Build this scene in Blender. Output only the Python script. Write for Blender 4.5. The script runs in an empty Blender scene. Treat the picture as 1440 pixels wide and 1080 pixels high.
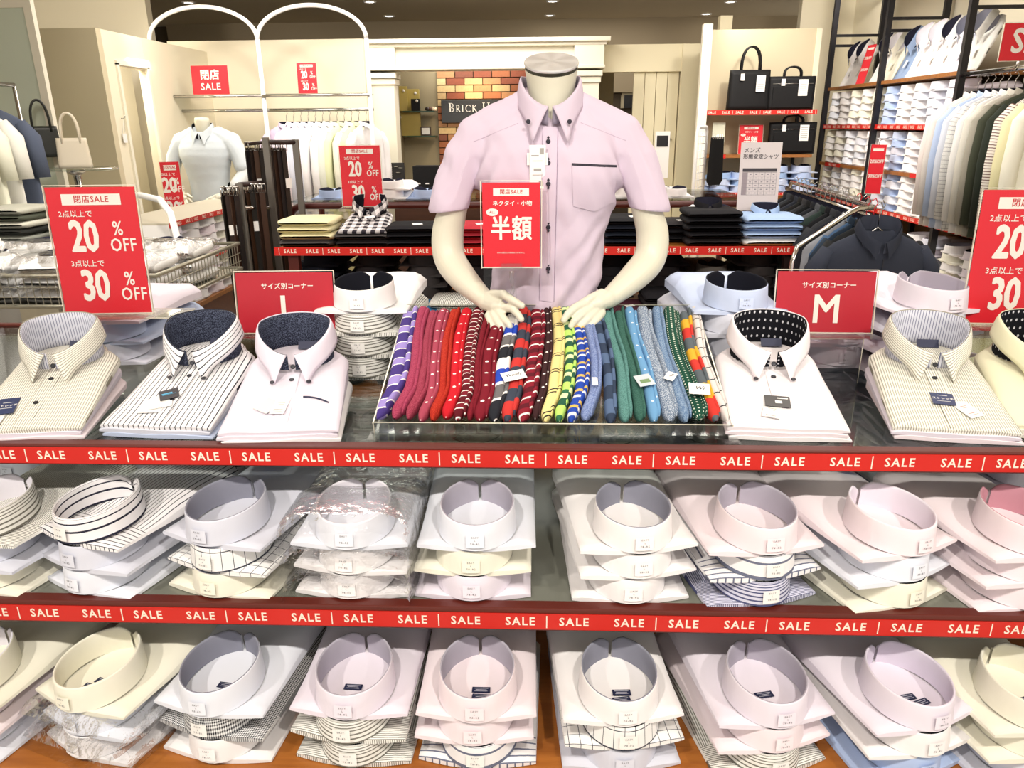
import bpy, math, random
from mathutils import Vector, Matrix, noise
from mathutils.bvhtree import BVHTree
random.seed(7)
D = bpy.data
SC = bpy.context.scene
COL = SC.collection
PI = math.pi
R_ = math.radians

# ------------------------------------------------------------------ camera, world, lights, exposure
FPX = 1055.0
CAM = Vector((0, 0, 1.55))
ROT = (Matrix.Rotation(R_(2.41), 3, 'Z') @ Matrix.Rotation(R_(71.0), 3, 'X') @ Matrix.Rotation(R_(-0.5), 3, 'Z'))
cd = D.cameras.new('camera'); cam = D.objects.new('camera', cd); COL.objects.link(cam)
cam.location = CAM; cam.rotation_euler = ROT.to_euler()
cd.sensor_width = 36.0; cd.lens = 36.0 * FPX / 1440.0; cd.clip_start = 0.05; cd.clip_end = 60
SC.camera = cam
SC.view_settings.view_transform = 'Standard'
SC.view_settings.look = 'None'
SC.view_settings.exposure = 0.27
SC.view_settings.gamma = 1.0
SC.view_settings.use_curve_mapping = False
w = D.worlds.new('mall_light'); SC.world = w; w.use_nodes = True
w.node_tree.nodes['Background'].inputs[0].default_value = (1.0, 0.96, 0.90, 1)
w.node_tree.nodes['Background'].inputs[1].default_value = 0.62
SC.cycles.max_bounces = 8; SC.cycles.transparent_max_bounces = 24
SC.cycles.diffuse_bounces = 3; SC.cycles.glossy_bounces = 3; SC.cycles.transmission_bounces = 4
SC.cycles.caustics_reflective = False; SC.cycles.caustics_refractive = False
SC.cycles.sample_clamp_indirect = 4.0


def spot(loc, aim, power, size=1.3, rad=0.06, col=(1.0, 0.93, 0.84), blend=0.6):
    l = D.lights.new('ceiling_spot_or_fill', 'SPOT'); l.energy = power; l.spot_size = size; l.spot_blend = blend
    l.shadow_soft_size = rad; l.color = col
    o = D.objects.new('ceiling_spot_or_fill', l); COL.objects.link(o); o.location = loc
    o.rotation_euler = (Vector(aim) - Vector(loc)).to_track_quat('-Z', 'Y').to_euler()


def area(loc, aim, power, sx, sy, col=(1.0, 0.95, 0.88)):
    l = D.lights.new('overhead_area_light', 'AREA'); l.shape = 'RECTANGLE'; l.size = sx; l.size_y = sy; l.energy = power; l.color = col  # broad area light, sized for smooth light rather than a ceiling fixture
    o = D.objects.new('overhead_area_light', l); COL.objects.link(o); o.location = loc
    o.rotation_euler = (Vector(aim) - Vector(loc)).to_track_quat('-Z', 'Y').to_euler()


for x in (-1.9, -0.65, 0.65, 1.9):
    spot((x, -0.15, 2.66), (x * 0.9, 1.5, 0.6), 85, 1.5, 0.045)
for x in (-1.3, 1.3):
    area((x, 2.9, 2.70), (x, 2.9, 0), 25, 1.4, 1.4)
spot((0.1, 0.9, 2.66), (0.0, 2.0, 1.3), 22, 0.9, 0.07)
for x in (-2.0, 0.0, 1.6):
    area((x, 5.2, 2.70), (x, 5.4, 0), 24, 1.2, 1.2)
for x in (-2.7, -1.9):
    spot((x, 5.3, 2.66), (x, 6.9, 1.7), 36, 1.3, 0.08)
for y in (4.2, 5.3, 6.5):
    spot((1.35, y, 2.66), (2.7, y, 1.2), 34, 1.5, 0.08)
spot((-3.2, 5.2, 2.66), (-4.2, 7.1, 2.3), 60, 1.5, 0.08)  # fill spot added to brighten the tall left wall
spot((-1.9, 2.6, 2.66), (-2.4, 3.4, 1.0), 60, 1.4, 0.08)
spot((1.7, 5.0, 2.66), (1.6, 6.8, 1.6), 60, 1.1, 0.08)
spot((-0.62, 7.66, 2.12), (-0.62, 7.95, 1.5), 11, 1.7, 0.03, (1.0, 0.72, 0.4))
area((-0.6, 6.6, 2.7), (-0.6, 7.6, 1.0), 30, 1.6, 0.6)
spot((2.3, 6.6, 2.70), (2.75, 8.0, 2.4), 45, 1.2, 0.08)  # extra spot put in to lift the wall beyond the bag shelves
area((0.6, 9.0, 2.70), (0.6, 9.2, 0), 10, 1.5, 1.0)
area((-0.7, 7.75, 2.2), (-0.7, 7.95, 1.0), 6, 0.9, 0.15)
area((-3.2, 5.8, 2.1), (-3.45, 5.8, 1.2), 14, 0.3, 0.6)  # unseen light added to brighten the fitting-room doorway


def at(px, py, X=None, Y=None, z=None):
    """the point of the place that the pixel of the photograph shows, given one of its coordinates"""
    d = ROT @ Vector(((px - 720) / FPX, (540 - py) / FPX, -1))
    t = (X - CAM.x) / d.x if X is not None else (Y - CAM.y) / d.y if Y is not None else (z - CAM.z) / d.z
    return CAM + d * t


# ------------------------------------------------------------------ materials
def lin(h):
    if isinstance(h, tuple): return (*h[:3], 1)
    h = h.lstrip('#'); out = []
    for i in (0, 2, 4):
        c = int(h[i:i + 2], 16) / 255
        out.append(c / 12.92 if c <= 0.04045 else ((c + 0.055) / 1.055) ** 2.4)
    return (*out, 1)


MC = {}


def newmat(name):
    m = D.materials.new(name); m.use_nodes = True
    nt = m.node_tree; return m, nt, nt.nodes['Principled BSDF']


def mth(nt, op, a, b=None, c=None):
    n = nt.nodes.new('ShaderNodeMath'); n.operation = op
    for i, x in enumerate((a, b, c)):
        if x is None: continue
        if isinstance(x, (int, float)): n.inputs[i].default_value = x
        else: nt.links.new(x, n.inputs[i])
    return n.outputs[0]


def mixc(nt, f, a, b):
    n = nt.nodes.new('ShaderNodeMix'); n.data_type = 'RGBA'
    nt.links.new(f, n.inputs[0])
    for x, k in ((a, 6), (b, 7)):
        if isinstance(x, tuple): n.inputs[k].default_value = x
        else: nt.links.new(x, n.inputs[k])
    return n.outputs[2]


def uvxy(nt):
    u = nt.nodes.new('ShaderNodeUVMap'); s = nt.nodes.new('ShaderNodeSeparateXYZ')
    nt.links.new(u.outputs[0], s.inputs[0]); return s.outputs[0], s.outputs[1]


def band(nt, x, per, wid, off=0.0):
    f = mth(nt, 'FRACT', mth(nt, 'DIVIDE', mth(nt, 'ADD', x, 10 * per + off), per))
    return mth(nt, 'LESS_THAN', f, wid / per)


def plain(h, rough=0.5, metal=0.0, noise_amt=0.0, scale=20, spec=0.5):
    k = ('p', h, rough, metal, noise_amt, scale, spec)
    if k in MC: return MC[k]
    m, nt, b = newmat('surface'); c = lin(h)
    b.inputs['Base Color'].default_value = c; b.inputs['Roughness'].default_value = rough; b.inputs['Metallic'].default_value = metal
    b.inputs['Specular IOR Level'].default_value = spec
    t = nt.nodes.new('ShaderNodeTexCoord'); n = nt.nodes.new('ShaderNodeTexNoise'); n.inputs['Scale'].default_value = scale
    nt.links.new(t.outputs['Object'], n.inputs[0])
    if noise_amt:
        nt.links.new(mixc(nt, n.outputs[0], tuple(v * (1 - noise_amt) for v in c[:3]) + (1,), tuple(min(1, v * (1 + noise_amt)) for v in c[:3]) + (1,)), b.inputs['Base Color'])
    r = nt.nodes.new('ShaderNodeMapRange'); r.inputs[3].default_value = max(0, rough - 0.05); r.inputs[4].default_value = min(1, rough + 0.05)
    nt.links.new(n.outputs[0], r.inputs[0]); nt.links.new(r.outputs[0], b.inputs['Roughness'])
    MC[k] = m; return m


def fab(*k):
    """woven cloth: ('plain', colour) | ('stripe', base, line, period, width, axis) | ('grid', base, line, period, width) | ('check', a, b, period) | ('dots', base, dot, period, radius) | ('bands', [(colour, share)...], period, axis) | ('mottle', a, b)"""
    if k in MC: return MC[k]
    m, nt, b = newmat('cloth_' + k[0]); b.inputs['Roughness'].default_value = 0.85; b.inputs['Specular IOR Level'].default_value = 0.15
    t = nt.nodes.new('ShaderNodeTexCoord')
    if k[0] == 'plain':
        b.inputs['Base Color'].default_value = lin(k[1])
    elif k[0] == 'mottle':
        n = nt.nodes.new('ShaderNodeTexNoise'); n.inputs['Scale'].default_value = 520; n.inputs['Detail'].default_value = 1
        nt.links.new(t.outputs['Object'], n.inputs[0])
        f = mth(nt, 'GREATER_THAN', n.outputs[0], 0.53)
        nt.links.new(mixc(nt, f, lin(k[1]), lin(k[2])), b.inputs['Base Color'])
    else:
        u, v = uvxy(nt)
        if k[0] == 'stripe':
            col = mixc(nt, band(nt, (u, v)[k[5]], k[3], k[4]), lin(k[1]), lin(k[2]))
        elif k[0] == 'grid':
            f = mth(nt, 'MAXIMUM', band(nt, u, k[3], k[4]), band(nt, v, k[3], k[4]))
            col = mixc(nt, f, lin(k[1]), lin(k[2]))
        elif k[0] == 'check':
            f = mth(nt, 'MULTIPLY', mth(nt, 'ADD', band(nt, u, k[3], k[3] / 2), band(nt, v, k[3], k[3] / 2)), 0.5)
            col = mixc(nt, f, lin(k[1]), lin(k[2]))
        elif k[0] == 'dots':
            p, r = k[3], k[4]
            fx = mth(nt, 'SUBTRACT', mth(nt, 'FRACT', mth(nt, 'DIVIDE', mth(nt, 'ADD', u, 10.0), p)), 0.5)
            fy = mth(nt, 'SUBTRACT', mth(nt, 'FRACT', mth(nt, 'DIVIDE', mth(nt, 'ADD', v, 10.0), p)), 0.5)
            d = mth(nt, 'ADD', mth(nt, 'MULTIPLY', fx, fx), mth(nt, 'MULTIPLY', fy, fy))
            col = mixc(nt, mth(nt, 'LESS_THAN', d, (r / p) ** 2), lin(k[1]), lin(k[2]))
        else:
            x = (u, v)[k[3]]
            f = mth(nt, 'FRACT', mth(nt, 'DIVIDE', mth(nt, 'ADD', x, 10.0), k[2]))
            cr = nt.nodes.new('ShaderNodeValToRGB'); cr.color_ramp.interpolation = 'CONSTANT'
            e = cr.color_ramp.elements; pos = 0.0
            for i, (c, s) in enumerate(k[1]):
                el = e[0] if i == 0 else (e[1] if i == 1 else e.new(min(pos, 0.999)))
                el.position = pos; el.color = lin(c); pos += s
            nt.links.new(f, cr.inputs[0]); col = cr.outputs[0]
        nt.links.new(col, b.inputs['Base Color'])
    n1 = nt.nodes.new('ShaderNodeTexNoise'); n1.inputs['Scale'].default_value = 14; n1.inputs['Detail'].default_value = 2
    nt.links.new(t.outputs['Object'], n1.inputs[0])
    n2 = nt.nodes.new('ShaderNodeTexNoise'); n2.inputs['Scale'].default_value = 700
    nt.links.new(t.outputs['Object'], n2.inputs[0])
    bp = nt.nodes.new('ShaderNodeBump'); bp.inputs['Strength'].default_value = 0.35; bp.inputs['Distance'].default_value = 0.01
    nt.links.new(mth(nt, 'ADD', n1.outputs[0], mth(nt, 'MULTIPLY', n2.outputs[0], 0.03)), bp.inputs['Height'])
    nt.links.new(bp.outputs[0], b.inputs['Normal'])
    MC[k] = m; return m


def clear(tint=(0.96, 0.98, 0.97), gloss=0.1, bump=0.0, key='clear', rough=0.03, edge=0.45):
    k = (key, tint, gloss, bump)
    if k in MC: return MC[k]
    m = D.materials.new(key); m.use_nodes = True; nt = m.node_tree; nt.nodes.clear()
    o = nt.nodes.new('ShaderNodeOutputMaterial'); tr = nt.nodes.new('ShaderNodeBsdfTransparent'); gl = nt.nodes.new('ShaderNodeBsdfGlossy'); mx = nt.nodes.new('ShaderNodeMixShader')
    tr.inputs[0].default_value = (*tint, 1); gl.inputs['Roughness'].default_value = rough
    lw = nt.nodes.new('ShaderNodeLayerWeight'); lw.inputs[0].default_value = 0.3
    f = mth(nt, 'MULTIPLY_ADD', lw.outputs[0], edge, gloss)
    f = mth(nt, 'MINIMUM', f, 1.0)
    if bump:
        t = nt.nodes.new('ShaderNodeTexCoord'); n = nt.nodes.new('ShaderNodeTexNoise'); n.inputs['Scale'].default_value = 22; n.inputs['Detail'].default_value = 4
        nt.links.new(t.outputs['Object'], n.inputs[0]); bp = nt.nodes.new('ShaderNodeBump'); bp.inputs['Strength'].default_value = bump; bp.inputs['Distance'].default_value = 0.02
        nt.links.new(n.outputs[0], bp.inputs['Height']); nt.links.new(bp.outputs[0], gl.inputs['Normal']); nt.links.new(bp.outputs[0], lw.inputs['Normal'])
    nt.links.new(f, mx.inputs[0]); nt.links.new(tr.outputs[0], mx.inputs[1]); nt.links.new(gl.outputs[0], mx.inputs[2]); nt.links.new(mx.outputs[0], o.inputs[0])
    MC[k] = m; return m


def wood(a, b_, scale=6.0, rough=0.4):
    k = ('w', a, b_, scale)
    if k in MC: return MC[k]
    m, nt, b = newmat('wood'); b.inputs['Roughness'].default_value = rough
    t = nt.nodes.new('ShaderNodeTexCoord'); mp = nt.nodes.new('ShaderNodeMapping'); mp.inputs['Scale'].default_value = (1.2, 14, 14)
    n = nt.nodes.new('ShaderNodeTexNoise'); n.inputs['Scale'].default_value = scale; n.inputs['Detail'].default_value = 5; n.inputs['Distortion'].default_value = 0.6
    nt.links.new(t.outputs['Object'], mp.inputs[0]); nt.links.new(mp.outputs[0], n.inputs[0])
    nt.links.new(mixc(nt, n.outputs[0], lin(a), lin(b_)), b.inputs['Base Color'])
    MC[k] = m; return m


def brushed():
    if 'br' in MC: return MC['br']
    m, nt, b = newmat('brushed_disc'); b.inputs['Metallic'].default_value = 0.6; b.inputs['Roughness'].default_value = 0.34
    b.inputs['Base Color'].default_value = (0.93, 0.92, 0.90, 1); b.inputs['Anisotropic'].default_value = 0.85
    tg = nt.nodes.new('ShaderNodeTangent'); tg.direction_type = 'RADIAL'; tg.axis = 'Z'; nt.links.new(tg.outputs[0], b.inputs['Tangent'])
    MC['br'] = m; return m


WHITE = plain('#f1efec', 0.55); PAPER = plain('#f4f2ee', 0.6); BLACK = plain('#15151a', 0.5); CHROME = plain('#c9c7c3', 0.18, 1.0)
RED = plain('#dd2230', 0.4); TAPE = plain('#cf2117', 0.45); INK = plain('#3a3a40', 0.6); NAVYINK = plain('#1d2444', 0.5)
RAIL = plain('#5d2016', 0.4); ACR = clear((0.965, 0.975, 0.97), 0.05, key='acrylic'); ACREDGE = plain('#e9e2cf', 0.25)
GLASS = clear((0.85, 0.89, 0.87), 0.05, key='glass'); BAG = clear((0.96, 0.96, 0.965), 0.0, 0.9, 'poly_bag', 0.14, 0.50)
SKIN = plain('#dcd8c4', 0.38); ORANGE = wood('#8a4a1c', '#c07a35', 5.0); CREAM = plain('#e6dcbc', 0.7, 0, 0.03, 3)
DARKBR = plain('#2c1812', 0.5); POST = plain('#17171d', 0.4)


# ------------------------------------------------------------------ mesh builder
class MB:
    def __init__(s): s.v = []; s.f = []; s.uv = []; s.m = []; s.sm = []

    def face(s, idx, uvs=None, m=0, smooth=False):
        s.f.append(tuple(idx)); s.uv.append(uvs or [(s.v[i][0], s.v[i][1]) for i in idx]); s.m.append(m); s.sm.append(smooth)

    def grid(s, fn, nu, nv, m=0, uv=None, smooth=True, cu=False, flip=False, mf=None):
        b = len(s.v); wu = nu if cu else nu + 1
        for j in range(nv + 1):
            for i in range(wu): s.v.append(tuple(fn(i / nu, j / nv)))
        for j in range(nv):
            for i in range(nu):
                i2 = (i + 1) % wu
                q = [b + j * wu + i, b + j * wu + i2, b + (j + 1) * wu + i2, b + (j + 1) * wu + i]
                st = [(i / nu, j / nv), ((i + 1) / nu, j / nv), ((i + 1) / nu, (j + 1) / nv), (i / nu, (j + 1) / nv)]
                uvs = [uv(a, c, ((i + .5) / nu, (j + .5) / nv)) for a, c in st] if uv else st
                if flip: q.reverse(); uvs.reverse()
                s.face(q, uvs, mf((i + .5) / nu, (j + .5) / nv) if mf else m, smooth)
        return b, wu

    def box(s, c, d, m=0, rot=None):
        b = len(s.v); c = Vector(c)
        for x, y, z in ((-1, -1, -1), (1, -1, -1), (1, 1, -1), (-1, 1, -1), (-1, -1, 1), (1, -1, 1), (1, 1, 1), (-1, 1, 1)):
            p = Vector((x * d[0] / 2, y * d[1] / 2, z * d[2] / 2))
            if rot: p = rot @ p
            s.v.append(tuple(c + p))
        for q in ((0, 3, 2, 1), (4, 5, 6, 7), (0, 1, 5, 4), (2, 3, 7, 6), (1, 2, 6, 5), (3, 0, 4, 7)):
            ax = [(s.v[b + i]) for i in q]
            n = (Vector(ax[1]) - Vector(ax[0])).cross(Vector(ax[2]) - Vector(ax[0]))
            k = max(range(3), key=lambda t: abs(n[t])); o = [t for t in range(3) if t != k]
            s.face([b + i for i in q], [(p[o[0]], p[o[1]]) for p in ax], m)
        return s

    def tube(s, pts, r, n=8, m=0, caps=True):
        pts = [Vector(p) for p in pts]; rs = r if isinstance(r, (list, tuple)) else [r] * len(pts)
        b = len(s.v); up = None; L = 0
        for i, p in enumerate(pts):
            t = (pts[min(i + 1, len(pts) - 1)] - pts[max(i - 1, 0)]).normalized()
            if up is None:
                up = Vector((0, 0, 1)) if abs(t.z) < 0.9 else Vector((1, 0, 0))
            a = t.cross(up).normalized(); c = a.cross(t).normalized(); up = c
            for k in range(n):
                g = 2 * PI * k / n; s.v.append(tuple(p + (a * math.cos(g) + c * math.sin(g)) * rs[i]))
        for i in range(len(pts) - 1):
            d = (pts[i + 1] - pts[i]).length
            for k in range(n):
                k2 = (k + 1) % n
                s.face([b + i * n + k, b + (i + 1) * n + k, b + (i + 1) * n + k2, b + i * n + k2], [(L, k / n), (L + d, k / n), (L + d, (k + 1) / n), (L, (k + 1) / n)], m, True)
            L += d
        if caps:
            s.face([b + k for k in range(n)], None, m); e = b + (len(pts) - 1) * n; s.face([e + k for k in range(n - 1, -1, -1)], None, m)
        return s

    def lathe(s, prof, c=(0, 0, 0), n=24, m=0, sx=1, sy=1):
        s.grid(lambda u, v: (c[0] + prof_at(prof, v)[0] * sx * math.cos(2 * PI * u), c[1] + prof_at(prof, v)[0] * sy * math.sin(2 * PI * u), c[2] + prof_at(prof, v)[1]), n, len(prof) - 1, m, cu=True)
        return s

    def prism(s, poly, y0, y1, m=0, mat=None, side=None):
        """polygon in x,z extruded along y"""
        b = len(s.v); n = len(poly); M = mat or Matrix.Identity(4)
        for y in (y0, y1):
            for x, z in poly: s.v.append(tuple(M @ Vector((x, y, z))))
        s.face([b + i for i in range(n)], [(p[0], p[1]) for p in poly], m)
        s.face([b + n + i for i in range(n - 1, -1, -1)], [(p[0], p[1]) for p in reversed(poly)], m)
        for i in range(n):
            j = (i + 1) % n; s.face([b + j, b + i, b + n + i, b + n + j], [(0, 0), (.1, 0), (.1, .1), (0, .1)], m if side is None else side)
        return s

    def add(s, me, M=None, m=0):
        b = len(s.v); M = M or Matrix.Identity(4)
        for v in me.vertices: s.v.append(tuple(M @ v.co))
        for p in me.polygons: s.face([b + i for i in p.vertices], None, m, False)
        return s

    def mesh(s, mats):
        me = D.meshes.new('mesh'); me.from_pydata(s.v, [], s.f)
        me.polygons.foreach_set('material_index', s.m); me.polygons.foreach_set('use_smooth', s.sm)
        ul = me.uv_layers.new(name='UVMap'); ul.data.foreach_set('uv', [c for f in s.uv for p in f for c in p[:2]])
        for mt in mats: me.materials.append(mt)
        me.update(); return me


def prof_at(p, v):
    return p[min(len(p) - 1, int(round(v * (len(p) - 1))))]


def obj(name, mb, mats=None, parent=None, loc=None, rot=None, bevel=0):
    me = mb if isinstance(mb, bpy.types.Mesh) else mb.mesh(mats if isinstance(mats, (list, tuple)) else [mats])
    o = D.objects.new(name, me); COL.objects.link(o)
    if loc is not None: o.location = loc
    if rot is not None: o.rotation_euler = rot
    if parent: o.parent = parent
    if bevel:
        b = o.modifiers.new('b', 'BEVEL'); b.width = bevel; b.segments = 2; b.limit_method = 'ANGLE'
    return o


def tag(o, label, cat, group=None, kind=None):
    o['label'] = label; o['category'] = cat
    if group: o['group'] = group
    if kind: o['kind'] = kind
    return o


def thing(name, label, cat, loc=(0, 0, 0), rz=0, group=None, rx=0):
    o = D.objects.new(name, None); COL.objects.link(o); o.location = loc; o.rotation_euler = (rx, 0, rz); o.empty_display_size = 0.05
    return tag(o, label, cat, group)


def struct(name, mb, mats, label=None, **k):
    o = obj(name, mb, mats, **k); o['kind'] = 'structure'; o['category'] = name.split('_')[0]
    o['label'] = label or ('plain %s surface of the shop' % name.replace('_', ' ')); return o


def setmat(o, mats):
    for i, m in enumerate(mats):
        o.material_slots[i].link = 'OBJECT'; o.material_slots[i].material = m
    return o


def inst(name, me, mats=None, parent=None, loc=None, rot=None):
    o = D.objects.new(name, me); COL.objects.link(o)
    if loc is not None: o.location = loc
    if rot is not None: o.rotation_euler = rot
    if parent: o.parent = parent
    if mats: setmat(o, mats)
    return o


TC = {}


def text(s, size, bold=0.0, sp=1.0, sx=1.0, ext=0.0003, res=2, shear=0):
    k = (s, size, bold, sp, sx, ext, res, shear)
    if k in TC: return TC[k]
    cu = D.curves.new('lettering', 'FONT'); cu.body = s; cu.size = size; cu.offset = bold * size; cu.align_x = 'CENTER'; cu.align_y = 'CENTER'
    cu.space_character = sp; cu.extrude = ext; cu.resolution_u = res; cu.shear = shear
    o = D.objects.new('lettering', cu); me = D.meshes.new_from_object(o)
    me.transform(Matrix.Diagonal((sx, 1, 1, 1))); TC[k] = me; D.objects.remove(o); return me


FRONT = Matrix.Rotation(PI / 2, 4, 'X')      # text plane xy -> xz, facing -y


def remesh(mb, voxel, smooth=8, fac=0.5):
    me = mb.mesh([WHITE]); o = D.objects.new('tmp', me); COL.objects.link(o)
    r = o.modifiers.new('r', 'REMESH'); r.mode = 'VOXEL'; r.voxel_size = voxel; r.use_smooth_shade = True
    if smooth:
        q = o.modifiers.new('s', 'SMOOTH'); q.iterations = smooth; q.factor = fac
    dg = bpy.context.evaluated_depsgraph_get(); dg.update()
    out = D.meshes.new_from_object(o.evaluated_get(dg)); D.objects.remove(o); out.materials.clear()
    for p in out.polygons: p.use_smooth = True
    return out


def ball(mb, c, r, n=10, sx=1, sy=1, sz=1):
    mb.lathe([(max(1e-4, r * math.sin(PI * i / n)), -r * sz * math.cos(PI * i / n)) for i in range(n + 1)], c, 12, 0, sx, sy)


def chain(mb, pr, n=12):
    """rounded limb through (point, radius) pairs"""
    for p, r in pr: ball(mb, p, r)
    mb.tube([p for p, r in pr], [r for p, r in pr], n)


def sstep(a, b, x):
    t = max(0, min(1, (x - a) / (b - a))); return t * t * (3 - 2 * t)


exec_order = None

# ------------------------------------------------------------------ the room
def tilemat():
    m, nt, b = newmat('floor_tiles'); t = nt.nodes.new('ShaderNodeTexCoord'); s = nt.nodes.new('ShaderNodeSeparateXYZ'); nt.links.new(t.outputs['Object'], s.inputs[0])
    f = mth(nt, 'MAXIMUM', band(nt, s.outputs[0], 0.6, 0.006), band(nt, s.outputs[1], 0.6, 0.006))
    n = nt.nodes.new('ShaderNodeTexNoise'); n.inputs['Scale'].default_value = 3; nt.links.new(t.outputs['Object'], n.inputs[0])
    base = mixc(nt, n.outputs[0], lin('#e2d3c4'), lin('#efe6db'))
    nt.links.new(mixc(nt, f, base, lin('#b9aa9a')), b.inputs['Base Color']); b.inputs['Roughness'].default_value = 0.25; return m


WALLC = plain('#ece3ca', 0.8, 0, 0.02, 2); BEIGE = plain('#cdc1a3', 0.8, 0, 0.03, 2); OLIVE = plain('#9c9073', 0.8, 0, 0.03, 3)
CEILC = plain('#cfc2a8', 0.85, 0, 0.04, 1.5); TRIM = plain('#efe9d6', 0.6)
struct('floor', MB().box((-0.4, 4.2, -0.03), (9.0, 12.0, 0.06)), tilemat(), 'pale cream tiled shop floor')
struct('ceiling', MB().box((-0.4, 4.4, 2.79), (9.0, 11.6, 0.08)), CEILC, 'dark taupe shop ceiling with recessed lights')
struct('beam', MB().box((-0.6, 9.95, 2.35), (8.0, 0.1, 0.85)), plain('#ab9b80', 0.85, 0, 0.04, 1.5), 'brown bulkhead dropping from the dark ceiling')
struct('wall_right', MB().box((3.0, 4.9, 1.37), (0.1, 7.4, 2.74)), WALLC, 'cream wall behind the black shelving bays')
struct('wall_back_right', MB().box((3.0, 8.05, 1.37), (1.1, 0.1, 2.74)), WALLC, 'bright cream wall beyond the bag shelves')
struct('wall_back', MB().box((-2.42, 7.08, 1.135), (1.72, 0.1, 2.27)), WALLC, 'cream wall behind the white arches')
struct('wall_back_left', MB().box((-4.2, 7.22, 1.37), (1.42, 0.1, 2.74)), WALLC, 'bright tall wall above the fitting room partition')
struct('wall_side_left', MB().box((-4.88, 4.5, 1.37), (0.06, 11.0, 2.74)), WALLC, 'cream wall beyond the hanging clothes rail')
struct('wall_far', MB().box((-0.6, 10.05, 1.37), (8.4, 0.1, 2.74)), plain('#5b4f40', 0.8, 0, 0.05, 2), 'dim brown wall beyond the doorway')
# fitting-room partition with its doorway
pw = MB(); pw.box((-3.3, 5.33, 1.09), (0.72, 0.06, 2.18))
struct('wall_left_front', pw, BEIGE, 'beige face of the fitting room partition')
pw = MB(); pw.box((-2.97, 5.43, 1.09), (0.06, 0.14, 2.18)); pw.box((-2.97, 6.48, 1.09), (0.06, 1.15, 2.18)); pw.box((-2.97, 5.70, 2.07), (0.06, 0.4, 0.22))
struct('wall_left', pw, WALLC, 'cream partition wall pierced by a narrow doorway')
struct('wall_left_inner', MB().box((-3.5, 6.0, 1.09), (0.06, 1.4, 2.18)), WALLC, 'bright wall seen through the doorway')
df = MB(); df.box((-2.935, 5.49, 0.99), (0.02, 0.03, 1.98)); df.box((-2.935, 5.91, 0.99), (0.02, 0.03, 1.98)); df.box((-2.935, 5.70, 1.985), (0.02, 0.45, 0.03))
d1 = struct('door_1', df, TRIM, 'white frame of the fitting room doorway')
obj('door_handle', MB().box((-2.93, 5.98, 1.02), (0.03, 0.025, 0.09)), BLACK, d1)
c = thing('coat_hook', 'little white hook and card beside the fitting room doorway', 'hook', (-2.93, 5.42, 1.5))
obj('hook', MB().tube([(0, 0, 0.12), (0.02, 0, 0.12), (0.03, 0, 0.14)], 0.004, 6), CHROME, c)
obj('card', MB().tube([(0, -.02, 0.02), (0.02, 0, 0.12), (0, .02, 0.02)], 0.0015, 5).box((0.004, 0, -0.01), (0.004, 0.05, 0.06)), WHITE, c)

# portal with pilasters and cornice, and the wall to its side
pt = MB(); pt.box((-0.55, 7.28, 2.13), (2.1, 0.16, 0.17)); struct('beam_portal', pt, TRIM, 'cream lintel of the classical portal')
for k, (x0, x1) in enumerate(((-1.60, -1.31), (0.28, 0.52))):
    p = MB(); xm = (x0 + x1) / 2; wd = x1 - x0
    p.box((xm, 7.27, 0.98), (wd - .05, 0.2, 1.96)); p.box((xm, 7.27, 0.06), (wd, 0.24, 0.12)); p.box((xm, 7.26, 1.98), (wd, 0.26, 0.045)); p.box((xm, 7.265, 1.93), (wd - .025, 0.23, 0.05))
    struct('pillar_%d' % (k + 1), p, TRIM, ('fluted cream pilaster beside the alcove shelf', 'cream pilaster behind the mannequin shoulder')[k], bevel=0.006)
tr = MB(); tr.box((-0.55, 7.25, 2.255), (2.26, 0.3, 0.035)); tr.box((-0.55, 7.26, 2.225), (2.2, 0.25, 0.03)); tr.box((-0.55, 7.25, 2.035), (2.18, 0.25, 0.025)); tr.box((-1.46, 7.24, 2.13), (0.30, 0.2, 0.19)); tr.box((0.40, 7.24, 2.13), (0.26, 0.2, 0.19))
struct('trim_1', tr, TRIM, 'stepped cream cornice along the portal', bevel=0.005)
struct('wall_alcove', MB().box((-1.25, 8.05, 1.13), (0.5, 0.06, 2.3)).box((-0.4, 8.08, 1.13), (2.2, 0.04, 2.3)), OLIVE, 'olive back wall of the cashier alcove')
struct('wall_alcove_side', MB().box((-1.45, 7.7, 1.13), (0.06, 0.7, 2.3)).box((0.45, 7.7, 1.13), (0.06, 0.7, 2.3)), OLIVE, 'olive side of the cashier alcove')
struct('wall_back_beam', MB().box((0.9, 7.35, 2.11), (0.78, 0.1, 0.225)), CREAM, 'cream beam above the doorway and panel door')
struct('wall_back_post', MB().box((1.31, 7.34, 1.11), (0.16, 0.12, 2.22)).box((1.52, 7.0, 1.2), (0.1, 0.1, 2.4)), CREAM, 'cream posts beside the panel door')
dr = thing('panel_door', 'cream plank door with lever handle beside the dark doorway', 'door', (1.02, 7.36, 0))
for k in range(4): obj('plank', MB().box((-0.155 + 0.102 * k, 0, 1.0), (0.097, 0.04, 2.0)), CREAM, dr, bevel=0.003)
obj('handle', MB().tube([(0.16, -0.03, 1.42), (0.09, -0.05, 1.42)], 0.01, 8), CHROME, dr)
m_ = MB(); m_.box((1.40, 6.9, 1.1), (0.02, 0.5, 2.15)); struct('wall_back_mirror', m_, plain('#b5b593', 0.15), 'greenish glossy side panel beside the white post')
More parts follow.
